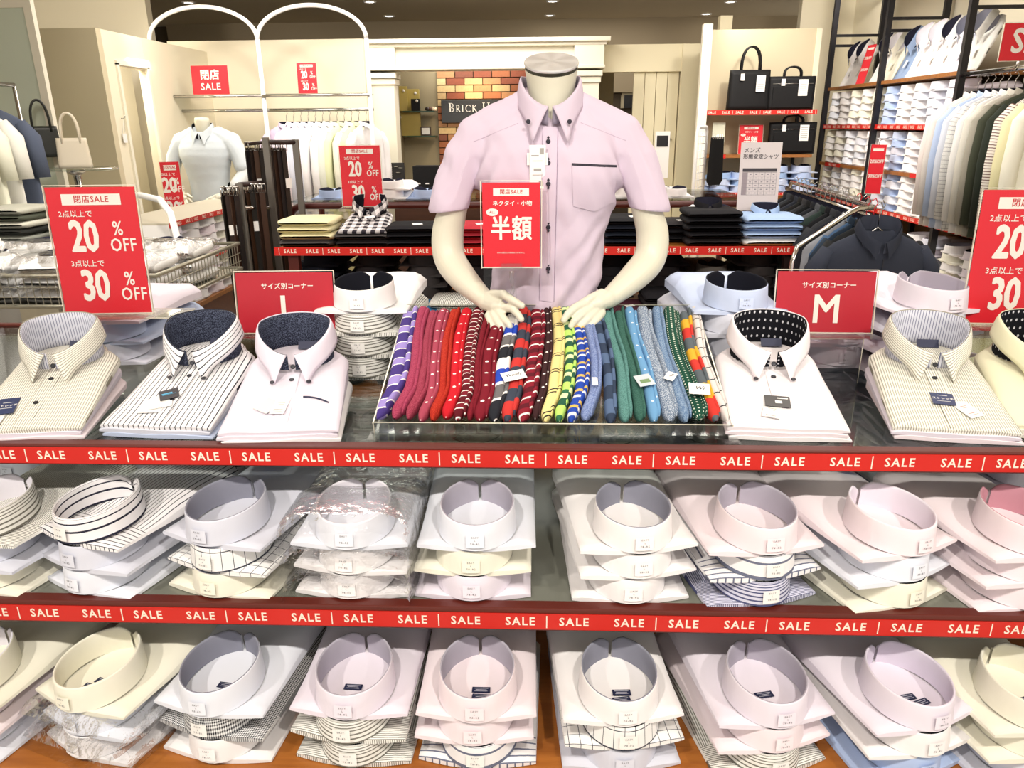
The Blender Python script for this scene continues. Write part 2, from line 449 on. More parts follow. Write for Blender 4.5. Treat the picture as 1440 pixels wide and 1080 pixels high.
for k, (x, y, z, a, b_) in enumerate(((0.58, 9.975, 1.87, .30, .22), (1.12, 9.975, 1.82, .24, .15))):
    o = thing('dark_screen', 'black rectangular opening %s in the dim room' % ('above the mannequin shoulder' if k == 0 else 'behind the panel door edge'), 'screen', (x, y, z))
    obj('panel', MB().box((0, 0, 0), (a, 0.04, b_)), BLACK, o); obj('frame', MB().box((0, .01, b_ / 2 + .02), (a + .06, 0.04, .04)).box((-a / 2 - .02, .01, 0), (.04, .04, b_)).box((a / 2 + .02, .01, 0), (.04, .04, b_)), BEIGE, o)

# bricks of the alcove wall
bc = ['#c0a070', '#9c5e3c', '#cbae7c', '#8a4c36', '#d2b888', '#b08058', '#a86844', '#c2a274', '#7c4a38']
bm_ = [plain(c, 0.85, 0, 0.22, 45) for c in bc]
bw = struct('wall_brick', MB().box((-0.46, 8.03, 1.32), (1.2, 0.03, 1.5)), plain('#5a4433', 0.9, 0, 0.1, 30), 'brick feature wall of the alcove')


def brick_mesh(wd):
    mb = MB(); mb.box((0, 0, 0), (wd, 0.03, 0.057)); me = mb.mesh([bm_[0]])
    return me


bfull, bhalf = brick_mesh(0.174), brick_mesh(0.083)
for r in range(21):
    z = 2.035 - 0.066 * r; x = -1.055; first = True
    while x < 0.1:
        half = first and r % 2
        wd = 0.083 if half else 0.174; first = False
        o = inst('brick', bhalf if half else bfull, [random.choice(bm_)], bw, (x + wd / 2, 8.008 - random.uniform(0, 0.006), z), (random.uniform(-.02, .02), 0, random.uniform(-.01, .01)))
        x += wd + 0.009
        if z < 1.1 and x > -0.6: break
# the shop name board, its letters drawn stroke by stroke
sgn = thing('name_board', 'dark grey board with white serif shop name on the bricks', 'sign', (-0.56, 7.975, 1.69))
obj('board', MB().box((0, 0, 0), (0.92, 0.022, 0.215)), plain('#2f3236', 0.5), sgn, bevel=0.002)
let = MB()


def seg(x0, z0, x1, z1, wd):
    d = Vector((x1 - x0, 0, z1 - z0)); L = d.length; a = math.atan2(d.z, d.x)
    let.box(((x0 + x1) / 2, 0, (z0 + z1) / 2), (L + wd * .3, 0.003, wd), 0, Matrix.Rotation(-a, 3, 'Y'))


def arc(cx, cz, rx, rz, a0, a1, wd, n=9):
    for i in range(n):
        p, q = R_(a0 + (a1 - a0) * i / n), R_(a0 + (a1 - a0) * (i + 1) / n)
        t = wd * (0.45 + 0.55 * abs(math.cos((p + q) / 2)))
        seg(cx + rx * math.cos(p), cz + rz * math.sin(p), cx + rx * math.cos(q), cz + rz * math.sin(q), t)


def letter(ch, x, h):
    t, n_, s = h * .13, h * .05, h * .16
    def stem(cx, t=t): seg(cx, 0, cx, h, t); seg(cx - s, 0, cx + s, 0, n_); seg(cx - s, h, cx + s, h, n_)
    if ch == 'B': stem(x); arc(x, h * .75, h * .36, h * .25, -90, 90, t); arc(x, h * .25, h * .42, h * .25, -90, 90, t); return h * .66
    if ch == 'R': stem(x); arc(x, h * .73, h * .38, h * .27, -90, 90, t); seg(x + h * .12, h * .46, x + h * .52, 0, t); return h * .74
    if ch == 'I': stem(x); return h * .42
    if ch == 'C': arc(x + h * .32, h * .5, h * .42, h * .5, 50, 310, t, 12); seg(x + h * .6, h * .68, x + h * .6, h * .95, n_); return h * .82
    if ch == 'K': stem(x); seg(x, h * .4, x + h * .48, h, n_ * 1.4); seg(x + h * .14, h * .55, x + h * .56, 0, t); return h * .78
    if ch == 'H': stem(x); stem(x + h * .6); seg(x, h * .5, x + h * .6, h * .5, n_); return h * 1.0
    if ch == 'O': arc(x + h * .35, h * .5, h * .44, h * .5, 0, 360, t, 16); return h * .98
    if ch == 'U': seg(x, h * .3, x, h, t); seg(x + h * .5, h * .3, x + h * .5, h, n_ * 1.3); arc(x + h * .25, h * .3, h * .25, h * .3, 180, 360, t); seg(x - s, h, x + s, h, n_); return h * .8
    if ch == 'S': arc(x + h * .2, h * .75, h * .22, h * .25, 30, 270, t); arc(x + h * .2, h * .25, h * .24, h * .25, -150, 90, t); return h * .6
    if ch == 'E': stem(x); seg(x, 0, x + h * .45, 0, n_ * 1.5); seg(x, h * .5, x + h * .35, h * .5, n_ * 1.3); seg(x, h, x + h * .45, h, n_ * 1.5); return h * .65


x = 0
for i, ch in enumerate('BRICK HOUSE'):
    if ch == ' ': x += 0.045; continue
    x += letter(ch, x, 0.082 if i in (0, 6) else 0.064) + 0.012
obj('lettering', let, plain('#e9e9e6', 0.5), sgn, (-0.37, -0.014, -0.005))['kind'] = 'stuff'

# recessed ceiling lights
EM = D.materials.new('lamp_glow'); EM.use_nodes = True
EM.node_tree.nodes['Principled BSDF'].inputs['Emission Color'].default_value = (1, .93, .8, 1); EM.node_tree.nodes['Principled BSDF'].inputs['Emission Strength'].default_value = 8
where = ['above the first arch', 'above the gap beside the second arch', 'above the portal cornice end', 'above the mannequin neck cap', 'topmost above the mannequin', 'above the panel door', 'beside the tall cream wall corner']
for k, (px, py) in enumerate(((265, 4), (520, 3), (547, 23), (773, 22), (777, 2), (993, 20), (1027, 3))):
    p = at(px, py, z=2.745)
    o = thing('downlight', 'round recessed ceiling downlight ' + where[k], 'ceiling light', (p.x, p.y, 2.75), 0, 'recessed ceiling downlights')
    obj('rim', MB().lathe([(.05, -.002), (.062, -.012), (.066, -.001)], (0, 0, 0), 20), WHITE, o)
    obj('lamp', MB().lathe([(0.001, -.004), (.03, -.006), (.05, -.003)], (0, 0, 0), 20), EM, o)

# ------------------------------------------------------------------ shelf tape
def tape(name, L, parent, h=0.036, per=0.2135, phase=0.0, loc=(0, 0, 0), rz=0, txt=0.026, split=False):
    """red printed tape running along local x, facing -y"""
    t = obj(name, MB().box((0, 0, 0), (L, 0.0016, h)), TAPE, parent, loc, (0, 0, rz))
    mb = MB(); tm = text('SALE', txt, 0.018, 1.22, 0.92, 0.0002, 2 if split else 1); ink = plain('#f7e9d8', 0.5)
    word = MB(); word.add(tm, FRONT); wme = word.mesh([ink]) if split else None
    bar = MB().box((0, 0, 0), (0.0022, 0.0004, h * .78)).mesh([ink]) if split else None
    n0 = math.floor((-L / 2 - phase) / per) - 1; x = phase + n0 * per
    while x < L / 2:
        if -L / 2 < x < L / 2:
            if split: inst('divider_line', bar, None, t, (x, -0.0012, 0))
            else: mb.box((x, -0.0012, 0), (0.0022, 0.0004, h * .78))
        for q in (0.25, 0.755):
            xx = x + q * per
            if -L / 2 + .03 < xx < L / 2 - .03:
                if split: inst('lettering', wme, None, t, (xx, -0.0012, 0))
                else: mb.add(tm, Matrix.Translation((xx, -0.0012, 0)) @ FRONT)
        x += per
    if not split: obj('lettering', mb, ink, t)['kind'] = 'stuff'
    return t


# ------------------------------------------------------------------ front display table
TAB = thing('display_table', 'tiered shop table with glass top, dark rails and red tapes', 'table', (0, 1.37, 0))
obj('glass_top', MB().box((0, 0.50, 0.930), (4.6, 0.98, 0.010)), GLASS, TAB)
obj('front_rail', MB().box((0, 0.016, 0.9185), (4.6, 0.028, 0.046)), RAIL, TAB, bevel=0.003)
obj('back_rail', MB().box((0, 0.99, 0.921), (4.6, 0.028, 0.04)), RAIL, TAB, bevel=0.003)
x618 = at(618, 646, Y=1.37).x
tape('sale_tape', 4.6, TAB, 0.036, 0.2135, x618, (0, 0.0008, 0.918), split=True)
ym = 1.245
obj('middle_rail', MB().box((0, ym - 1.37 + .016, 0.629), (4.6, 0.028, 0.052)), RAIL, TAB, bevel=0.003)
tape('sale_tape', 4.6, TAB, 0.036, 0.2135, at(617, 873, Y=ym).x, (0, ym - 1.37 + .0008, 0.626), split=True)
obj('middle_shelf', MB().box((0, 0.37, 0.643), (4.6, 0.97, 0.010)), plain('#77796f', 0.2), TAB)
obj('bottom_shelf', MB().box((0, 0.30, 0.335), (4.6, 1.1, 0.03)), ORANGE, TAB, bevel=0.003)
obj('bottom_plinth', MB().box((0, 0.36, 0.16), (4.5, 0.95, 0.32)), plain('#3a2018', 0.5), TAB)
for sx in (-2.25, 2.25):
    for yy in (0.05, 0.93):
        obj('leg', MB().box((sx, yy, 0.46), (0.04, 0.04, 0.92)), RAIL, TAB)


# ------------------------------------------------------------------ folded shirts laid collar first
def body_mesh(nu=14, nv=14, W=0.235, L=0.34, seed=0, lo=0.009, hi=0.040):
    mb = MB()
    def top(u, v):
        x = (u - .5) * W * (1 - 0.03 * math.sin(PI * v)); y = L * v
        edge = min(1, min(u, 1 - u) * 9)
        z = lo + (hi - lo) * sstep(0.12, .75, v)
        z = z * (0.45 + 0.55 * edge) + 0.0025 * noise.noise(Vector((x * 16, y * 14, seed)))
        bulge = -0.018 * math.cos((u - .5) * PI) * (1 - sstep(0, .15, v))
        return (x, y + bulge + .022, z + 0.001 + .006 * abs(2 * u - 1) ** 2 * 0)
    def uv(a, b, cc):
        X, Y = (a - .5) * W, b * L
        return (X, Y) if cc[1] > 0.22 else (Y, X)
    mb.grid(top, nu, nv, 0, uv)
    def bot(u, v):
        x = (u - .5) * W; y = L * v; return (x, y + .022 - 0.018 * math.cos((u - .5) * PI) * (1 - sstep(0, .15, v)), 0.0)
    mb.grid(bot, nu, nv, 0, uv, flip=True)
    n1 = (nu + 1) * (nv + 1)
    ring = [i for i in range(nu + 1)] + [j * (nu + 1) + nu for j in range(1, nv + 1)] + [nv * (nu + 1) + i for i in range(nu - 1, -1, -1)] + [j * (nu + 1) for j in range(nv - 1, 0, -1)]
    for a, b in zip(ring, ring[1:] + ring[:1]):
        mb.face([n1 + a, n1 + b, b, a], [(mb.v[a][0], 0), (mb.v[b][0], 0), (mb.v[b][0], .02), (mb.v[a][0], .02)], 0, False)
    return mb


def ring_mb(mb=None, n=40, rx=0.075, ry=0.086, h=0.050, cy=0.083, z0=0.010, tilt=0.075, mo=0, mi=1, th=0.004, dip=0.016, fl=1.055, twist=0):
    """stand-up collar: outer wall, rounded rim, inner wall; open at the far side"""
    mb = mb or MB()
    prof = [(fl, -0.004, 0), (1.02, .55, 0), (1.0, .93, 0), (0.985, 1.0, 0), (0.955, 1.0, 1), (0.94, .92, 1), (0.95, .5, 1), (.965, 0.0, 1)]
    def fn(u, v):
        a = PI / 2 + 0.05 + u * (2 * PI - 0.10)     # from the gap round the front and back
        d = min(u, 1 - u) * 2 * PI
        s, hz, _ = prof[min(7, int(round(v * 7)))]
        hh = h * hz * (1 - dip / h * math.exp(-(d / 0.16) ** 2)) if hz > .3 else h * hz
        x = rx * s * math.cos(a); y = ry * s * math.sin(a) + 0.004 * math.exp(-(d / .3) ** 2)
        return (x, cy + y, z0 + hh + tilt * (y + ry) * (1 if hz > 0.3 else .6) + twist * x)
    mb.grid(fn, n, 7, 0, lambda a, b, c: ((b * .09) if True else 0, a * 0.5), mf=lambda u, v: mo if v < .5 else mi)
    return mb


LINW = fab('plain', '#e9e6ee'); LNAVY = fab('plain', '#15161f'); LGREY = fab('plain', '#8f909e'); LSLATE = fab('plain', '#b3aebb')
BODY = [body_mesh(seed=i).mesh([LINW]) for i in range(3)]
BODY_LO = body_mesh(6, 5, seed=5).mesh([LINW])
RING = ring_mb().mesh([LINW, LINW])
RING_TOP = ring_mb(tilt=0.11, h=0.052).mesh([LINW, LINW])


def sticker_mesh():
    mb = MB()
    def fn(u, v):
        x = (u - .5) * .034; a = x / 0.078
        s = 1.05 - v * .025
        return (0.0775 * math.sin(a) * s, .083 - 0.0895 * math.cos(a) * (s + .004), 0.018 + v * .027)
    mb.grid(fn, 6, 2); return mb.mesh([PAPER])


STK = sticker_mesh()
stx = MB(); TL = Matrix.Translation
for s_, sz, zz in (('EASY', .0048, .0405), ('L', .0045, .034), ('78-82', .0055, .027)):
    stx.add(text(s_, sz, 0, 1.5, 1, .0001, 1), TL((0, -0.0119 + (zz - .027) * .07, zz)) @ Matrix.Rotation(PI / 2 - .06, 4, 'X'))
STX = stx.mesh([plain('#6a6a70', .6)])
lb = MB(); lb.box((0, 0, 0), (0.036, 0.015, 0.0012)); LBL = lb.mesh([NAVYINK])
lbx = MB(); lbx.box((0, 0.0035, .0008), (0.028, 0.0012, .0004)); lbx.box((0, -0.0005, .0008), (0.022, 0.001, .0004)); lbx.box((0, -0.0042, .0008), (0.026, 0.001, .0004)); LBX = lbx.mesh([plain('#b9b9c4', .6)])


def bag_mesh(seed=0):
    mb = MB(); W, L = 0.262, 0.37
    def fn(u, v):
        a = 2 * PI * u; y = -0.022 + L * v
        sx, sz = math.cos(a), math.sin(a)
        x = W / 2 * math.copysign(abs(sx) ** .35, sx)
        hz = 0.030 + 0.03 * (1 - sstep(.35, .55, v)) * sstep(0, .06, v)
        z = 0.024 + hz * math.copysign(abs(sz) ** .6, sz)
        q = noise.noise(Vector((x * 45, y * 38, z * 40 + seed))); q2 = noise.noise(Vector((x * 14, y * 13, z * 10 + seed + 9)))
        k = .35 if sz < 0 else 1
        return (x + .003 * q + .005 * q2, y + 0.004 * q, max(.0006, z + k * (.004 * q + 0.004 * q2)))
    mb.grid(fn, 44, 34, cu=True); return mb.mesh([BAG])


BAGM = [bag_mesh(i * 7) for i in range(2)]
W_ = ('plain', '#f5f2f2'); LAV = ('plain', '#ebe3ee'); LV2 = ('plain', '#e2dae9'); BLU = ('plain', '#c3cfe9'); CRM = ('plain', '#f2efde'); PNK = ('plain', '#f2e5ea'); GBL = ('plain', '#d8dae6')
ICE = ('plain', '#e9ecf5'); STB = ('stripe', '#f0eef0', '#2b2c3c', 0.0098, 0.0018, 0); STG = ('stripe', '#efeee8', '#77756c', 0.0042, 0.0014, 0); STP = ('stripe', '#d9d9ea', '#55597f', 0.004, 0.0015, 0)
STD = ('stripe', '#f2f1f2', '#6e7388', 0.015, 0.0032, 0); GRD = ('grid', '#f3f2f0', '#3c3f4c', 0.022, 0.0013); CHK = ('check', '#eeeeee', '#22222b', 0.0042); PBL = ('plain', '#b3c6ea')
NM = {W_: 'white', LAV: 'pale lavender', LV2: 'lavender', BLU: 'light blue', CRM: 'cream', PNK: 'pale pink', GBL: 'grey blue', ICE: 'icy white', STB: 'navy-striped', STG: 'fine grey-striped', STP: 'blue hairline-striped',
      STD: 'double-striped', GRD: 'windowpane-check', CHK: 'black gingham', PBL: 'sky blue'}
ORD = ['first', 'second', 'third', 'fourth', 'fifth', 'sixth', 'seventh', 'eighth', 'ninth', 'tenth', 'eleventh', 'twelfth']


def stick_mat(c):
    if c[0] != 'plain': return PAPER
    h = c[1].lstrip('#'); v = [min(255, int(int(h[i:i + 2], 16) + 5)) for i in (0, 2, 4)]
    return plain('#%02x%02x%02x' % tuple(v), 0.6)


def row_shirt(outer, inner, loc, rz, label, group, top=False, bag=False, lbl=False, k=0, rx=0.0):
    t = thing('folded_shirt', label, 'shirt', loc, rz, group, rx)
    fo = fab(*outer)
    inst('body', BODY[k % 3], [fo], t)
    inst('collar', RING_TOP if top else RING, [fo, inner], t)
    s = inst('size_sticker', STK, [stick_mat(outer)], t); inst('lettering', STX, None, s)
    if lbl:
        for q in range(lbl):
            n_ = inst('neck_label', LBL, None, t, (random.uniform(-.01, .012) + .006 * q, 0.078 - q * .020, 0.0140), (0, 0, random.uniform(-.1, .1)))
            inst('label_print', LBX, None, n_)
    if bag: inst('plastic_bag', BAGM[k % 2], None, t).scale = (1, 1, 1 if top else .70)
    return t


PL = {0: 'bottom', 1: 'second from bottom', 2: 'top', 3: 'top'}


def stack(px, py, Yc, zb, yaw, items, where, group, base_y, bags=(), lbls=0, jit=1.0):
    a = R_(yaw); X = at(px, py, Y=Yc).x
    for i, (outer, inner) in enumerate(items):
        n = len(items); topm = i == n - 1
        jx = random.uniform(-.006, .006) * jit; ja = a + R_(random.uniform(-3, 3)) * jit
        o = Vector((X + jx, base_y + random.uniform(-.003, .003) + (0.0 if i else 0), 0))
        off = Vector((0.083 * math.sin(ja), -0.083 * math.cos(ja), 0)) + Vector((0, .083, 0))
        pos = (o.x + off.x, o.y + off.y, zb + 0.0575 * i + .001)
        lv = 'top' if topm else ('bottom' if i == 0 else 'middle')
        row_shirt(outer, inner, pos, ja, '%s folded shirt, %s of the %s' % (NM[outer], lv, where), group, topm, i in bags, lbls if topm else 0, i + int(px))


MID = [  # px of the top collar, yaw, items bottom to top, bags, labels
    (-8, -17, [(CRM, LINW), (GBL, LGREY), (STG, LINW)], (), 0),
    (142, -20, [(ICE, LINW), (GBL, LNAVY), (STB, fab(*STB))], (), 0),
    (322, -14, [(CRM, LINW), (GRD, LGREY), (GBL, LGREY)], (), 0),
    (501, -3, [(W_, LNAVY), (W_, LGREY), (ICE, LINW)], (0, 1, 2), 0),
    (668, 1, [(LAV, LNAVY), (CRM, LSLATE), (ICE, LSLATE)], (), 1),
    (885, 6, [(W_, LNAVY), (W_, LNAVY), (W_, LGREY)], (), 0),
    (1063, 12, [(STP, LNAVY), (STD, LNAVY), (PNK, LSLATE)], (), 0),
    (1250, 20, [(CRM, LNAVY), (ICE, LNAVY), (PNK, fab(*LAV))], (), 0),
    (1432, 18, [(PNK, LNAVY), (PNK, LNAVY), (PNK, fab('plain', '#c9929f'))], (), 0)]
for k, (px, yaw, items, bags, lb_) in enumerate(MID):
    stack(px, 740, 1.35, 0.649, yaw, items, '%s middle-shelf stack from the L-sign end' % ORD[k], 'folded shirts on the middle shelf', 1.268, bags, lb_)
BOT = [
    (-35, -16, [(ICE, LINW), (PNK, LGREY), (CRM, LINW)], (), 0),
    (148, -17, [(W_, LINW), (ICE, LSLATE), (CRM, fab(*CRM))], (0, 1), 2),
    (318, -9, [(W_, LNAVY), (CHK, LNAVY), (ICE, LGREY)], (), 1),
    (500, -3, [(STG, LNAVY), (STG, LNAVY), (LAV, LSLATE)], (), 1),
    (672, 1, [(STD, LNAVY), (PNK, LNAVY), (PNK, LSLATE)], (), 2),
    (873, 4, [(GBL, LINW), (GRD, LNAVY), (W_, LGREY)], (), 2),
    (1072, 13, [(STG, LNAVY), (PNK, LNAVY), (LAV, LSLATE)], (), 1),
    (1272, 17, [(PBL, LNAVY), (W_, LNAVY), (LAV, fab(*LV2))], (), 2),
    (1436, 17, [(GBL, LNAVY), (CRM, LSLATE), (CRM, fab(*CRM))], (), 1)]
for k, (px, yaw, items, bags, lb_) in enumerate(BOT):
    stack(px, 950, 1.235, 0.351, yaw, items, '%s bottom-shelf stack from the L-sign end' % ORD[k], 'folded shirts on the bottom shelf', 1.142, bags, lb_)
# the stacks behind them on the middle shelf, seen through the glass and the gaps
B2 = [(60, -10, [STB, GBL, STB]), (215, -8, [LAV, GBL, STG]), (350, -6, [W_, GRD, GRD]), (500, 0, [W_, W_, W_]), (672, 2, [W_, CRM, CRM]), (862, 6, [W_, STG, GBL]), (985, 8, [W_, CRM, W_]), (1120, 10, [W_, PNK, PNK]), (1285, 14, [BLU, ICE, GBL]), (1430, 14, [W_, LAV, GBL])]
for k, (px, yaw, items) in enumerate(B2):
    stack(px, 690, 1.73, 0.649, yaw, [(i, LNAVY) for i in items], '%s stack of the middle shelf rear row' % ORD[k], 'folded shirts on the middle shelf rear row', 1.66, (1, 2) if k in (3, 5) else ())
for px, py, rz, lab in ((385, 686, .5, 'crumpled blue plastic tag on the grey blue shirt of the third middle-shelf stack'), (1196, 700, -.3, 'square blue tag behind the tilted pink collar on the middle shelf')):
    p = at(px, py, Y=1.55); t = thing('blue_tag', lab, 'tag', (p.x, 1.55, .828), rz)
    obj('card', MB().box((0, 0, 0), (.055, .04, .0015)), plain('#2f6fb8', .3), t); obj('print', MB().box((-.008, .006, .001), (.028, .006, .0004)).box((.004, -.008, .001), (.032, .004, .0004)), WHITE, t)
# stacks standing on the rear of the glass top
B3 = [(158, -6, [GBL, BLU, LAV], 462), (512, 0, [STG, STG, STG, W_], 425), (1035, 6, [STG, GBL, GBL, BLU], 418), (1172, 8, [LAV, LAV], 500), (1318, 12, [LAV, LAV, GBL, LAV], 430)]
WH = ['tall riser under the tan sign', 'tallest stack beside the purple socks', 'stack beside the white shirt with black tag', 'low stack under the M sign', 'stack between the M sign and the percent sign', 'stack at the far shelf corner']
for k, (px, yaw, items, py) in enumerate(B3):
    wh = ['stack behind the big percent sign riser', 'tall stack beside the purple socks', 'stack beside the rainbow-striped socks', 'low stack behind the M sign', 'stack beyond the M sign', 'stack behind the cream display shirt'][k]
    X = at(px, py, Y=2.0 if px in (158, 1172) else 1.88).x; n = len(items)
    for i, it in enumerate(items):
        lv = ['bottom', 'second lowest', 'third lowest', 'top'][i] if i < n - 1 else 'top'
        row_shirt(it, LNAVY if it != LAV else LSLATE, (X + random.uniform(-.005, .005), (1.92 if px in (158, 1172) else 1.80), 0.936 + .0575 * i), R_(yaw + random.uniform(-3, 3)), '%s folded shirt, %s of the %s' % (NM[it], lv, wh), 'folded shirts on the glass top', i == n - 1, False, 0, i)


# ------------------------------------------------------------------ display shirts laid hem first
def leaf_collar(rx=0.080, ry=0.072, zrb=0.085, zrf=0.036, zb=0.0, Lb=0.046, tipL=0.062, tipX=0.030, tipY=0.030, flare=0.011, n=56, zbf=None, gap=.03, cw=.13):
    mb = MB()
    def base(u):
        t = gap + (2 - 2 * gap) * u; a = PI * t; d = min(t, 2 - t); return t, a, d
    def rim(u, k=1.0):
        t, a, d = base(u); z = zrf + (zrb - zrf) * sstep(0, .6, d)
        return Vector((rx * k * math.sin(a), -ry * k * math.cos(a), z))
    def leaf(u, v):
        t, a, d = base(u); p = rim(u, 1.0); sg = 1 if t < 1 else -1
        g = math.exp(-(d / cw) ** 2); drop = Lb + (tipL - Lb) * g
        o = Vector((math.sin(a), -math.cos(a), 0)) * flare * (v ** .7) * (1 - g)
        q = p + o + Vector((sg * tipX * g * v, -tipY * g * v - .004 * g, -drop * v + 0.004 * math.sin(PI * v)))
        return q
    mb.grid(leaf, n, 6, 0, lambda a, b, c: (b * .055, a * .46))
    def stand(u, v):
        p = rim(u, .975); t, a, d = base(u); zz = zb if zbf is None else zb + (zbf - zb) * (1 - sstep(0, .6, d)); p.z = p.z * (1 - v) + zz * v - 0.001; p.x *= 1 + .02 * v; p.y *= 1 + .02 * v; return p
    mb.grid(stand, n, 4, 1, lambda a, b, c: (a * .46, b * .055), flip=False)
    return mb


BTN = MB().lathe([(.0001, .0016), (.003, .0018), (.0052, .002), (.0055, .0005), (.0054, 0)], n=14)
BTNM = BTN.mesh([BLACK])


def dz(y, x=0, L=0.33):
    return 0.010 + 0.020 * sstep(0.0, .30, y) - .002 * abs(x / .12) ** 3


def dbody(W=0.245, L=0.335, seed=0):
    mb = MB(); nu, nv = 22, 24
    def w_(v): return W * (1 - .10 * v) * (1 - 0.45 * sstep(.80, 1.0, v))
    def top(u, v):
        x = (u - .5) * w_(v); y = L * v; e = min(1, min(u, 1 - u) * 8) ** .6
        h = dz(y) * (.35 + .65 * e) * (1 - .25 * sstep(.85, 1, v)) * (0.75 + .25 * sstep(0, .03, v))
        return (x, y - .004 * math.cos((u - .5) * PI) * (1 - v), h + 0.0022 * noise.noise(Vector((x * 15, y * 13, seed))) + .001)
    uvf = lambda a, b, c: ((a - .5) * W, b * L)
    mb.grid(top, nu, nv, 0, uvf)
    mb.grid(lambda u, v: ((u - .5) * w_(v), L * v - .004 * math.cos((u - .5) * PI) * (1 - v), 0), nu, nv, 0, uvf, flip=True)
    n1 = (nu + 1) * (nv + 1)
    ring = [i for i in range(nu + 1)] + [j * (nu + 1) + nu for j in range(1, nv + 1)] + [nv * (nu + 1) + i for i in range(nu - 1, -1, -1)] + [j * (nu + 1) for j in range(nv - 1, 0, -1)]
    for a, b in zip(ring, ring[1:] + ring[:1]): mb.face([n1 + a, n1 + b, b, a], [(mb.v[a][0], 0), (mb.v[b][0], 0), (mb.v[b][0], .01), (mb.v[a][0], .01)], 0, False)
    return mb.mesh([LINW])


DB = [dbody(seed=i) for i in range(2)]
DCOL = leaf_collar().mesh([LINW, LINW])




def placket_mesh():
    mb = MB(); mb.grid(lambda u, v: ((u - .5) * .030, .002 + .235 * v, dz(.002 + .235 * v) * (.78 + .22 * sstep(0, .03, v * .235)) + .0028), 3, 14, 0, lambda a, b, c: ((a - .5) * .03, b * .235))
    return mb.mesh([LINW])


PLK = placket_mesh()


def put_button(t, x, y, z, m, r=0, rot=None):
    b = inst('button', BTNM, [m], t, (x, y, z), rot)
    return b


def disp_shirt(outer, lining, label, loc, rz, rx, group, btn=None, full=True, k=0, placket=True):
    t = thing('display_shirt', label, 'shirt', loc, rz, group, R_(rx)); fo = fab(*outer)
    inst('body', DB[k % 2], [fo], t)
    if full:
        c = inst('collar', DCOL, [fo, lining], t, (0, .262, .030), (R_(-rx * .55), 0, 0)); s = c.modifiers.new('s', 'SOLIDIFY'); s.thickness = 0.0016
        if placket: inst('placket', PLK, [fo], t)
        bm2 = btn or BLACK
        for y in (.170, .085):
            put_button(t, 0, y, dz(y) + .003, bm2)
        if btn is not None:
            for sx in (-1, 1): put_button(t, sx * .040, .158, dz(.16) + .006, bm2)
        put_button(t, 0.002, .192, dz(.19) + .022, bm2, 0, (R_(55), 0, 0))
        n_ = inst('neck_label', LBL, None, t, (.018, .300, dz(.3) + .010), (R_(40), 0, 0)); n_.scale = (1.3, 1.3, 1.3)
    else:
        r = inst('collar', RING, [fo, LNAVY], t, (0, .345, -.004), (0, 0, PI)); r.scale = (.9, .9, .32)
    return t


def tagcard(parent, name, w_, h_, m, loc, rz, lines=(), lm=None, tiltx=0):
    o = obj(name, MB().box((0, 0, 0), (w_, h_, .0008)), m, parent, loc, (tiltx, 0, rz))
    if lines:
        mb = MB()
        for s_, sz, x, y in lines:
            if s_ is None: mb.box((x, y, .0007), (sz[0], sz[1], .0003))
            else: mb.add(text(s_, sz, .015, 1.0, 1, .0001, 1), TL((x, y, .0007)))
        obj('print', mb, lm or WHITE, o)
    return o


DARKF = fab('dots', '#15161c', '#c9c9cf', 0.013, 0.0022); PAIS = fab('mottle', '#262938', '#596075')
NAVYTAG = plain('#27345f', .5); SMOKEB = plain('#2a2a33', .4)
STR = [('ストレッチ', .0085, 0, .0), (None, (.020, .0012), 0, .012), (None, (.026, .0010), 0, -.010)]
TEXTS = [(None, (.016, .0012), 0, .010), (None, (.012, .001), 0, .004), (None, (.020, .0015), 0, -.016), (None, (.018, .001), 0, -.022)]
TAN = ('stripe', '#f2efe4', '#a39e8e', 0.0050, 0.0016, 0); DST = ('stripe', '#f3f1f3', '#34353f', 0.0115, 0.0021, 0)
GTAN = ('stripe', '#f4f2e6', '#9f9a8a', 0.0050, 0.0016, 0)
DISP = [  # hem px, collar px, outer, lining, label, button, under shirts
    ((22, 612), (113, 470), TAN, fab('stripe', '#dcdde8', '#6f7390', .006, .0015, 0), 'fine tan-striped dress shirt with navy stretch tag, beside the navy-striped one', None, [PNK, LAV], 'tan-striped display shirt'),
    ((213, 607), (293, 478), DST, PAIS, 'white dress shirt with bold navy stripes and dark button-down collar lining', SMOKEB, [BLU, GBL], 'navy-striped display shirt'),
    ((388, 615), (428, 470), ('plain', '#e9e0ec'), PAIS, 'lavender dress shirt with navy pocket trim and grey collar lining', SMOKEB, [W_, LAV], 'lavender display shirt'),
    ((1112, 611), (1072, 472), ('plain', '#f3ecef'), DARKF, 'white dress shirt with black floral collar lining and black tag', SMOKEB, [W_, PNK], 'white display shirt with black tag'),
    ((1352, 613), (1290, 472), GTAN, fab('stripe', '#dcdde8', '#6f7390', .006, .0015, 0), 'fine grey-striped dress shirt with square navy tag, beside the cream one', None, [PNK, LAV], 'grey-striped display shirt'),
    ((1520, 612), (1447, 475), ('plain', '#efeccd'), DARKF, 'cream dress shirt at the table end by the percent sign', SMOKEB, [CRM, CRM], 'cream display shirt')]
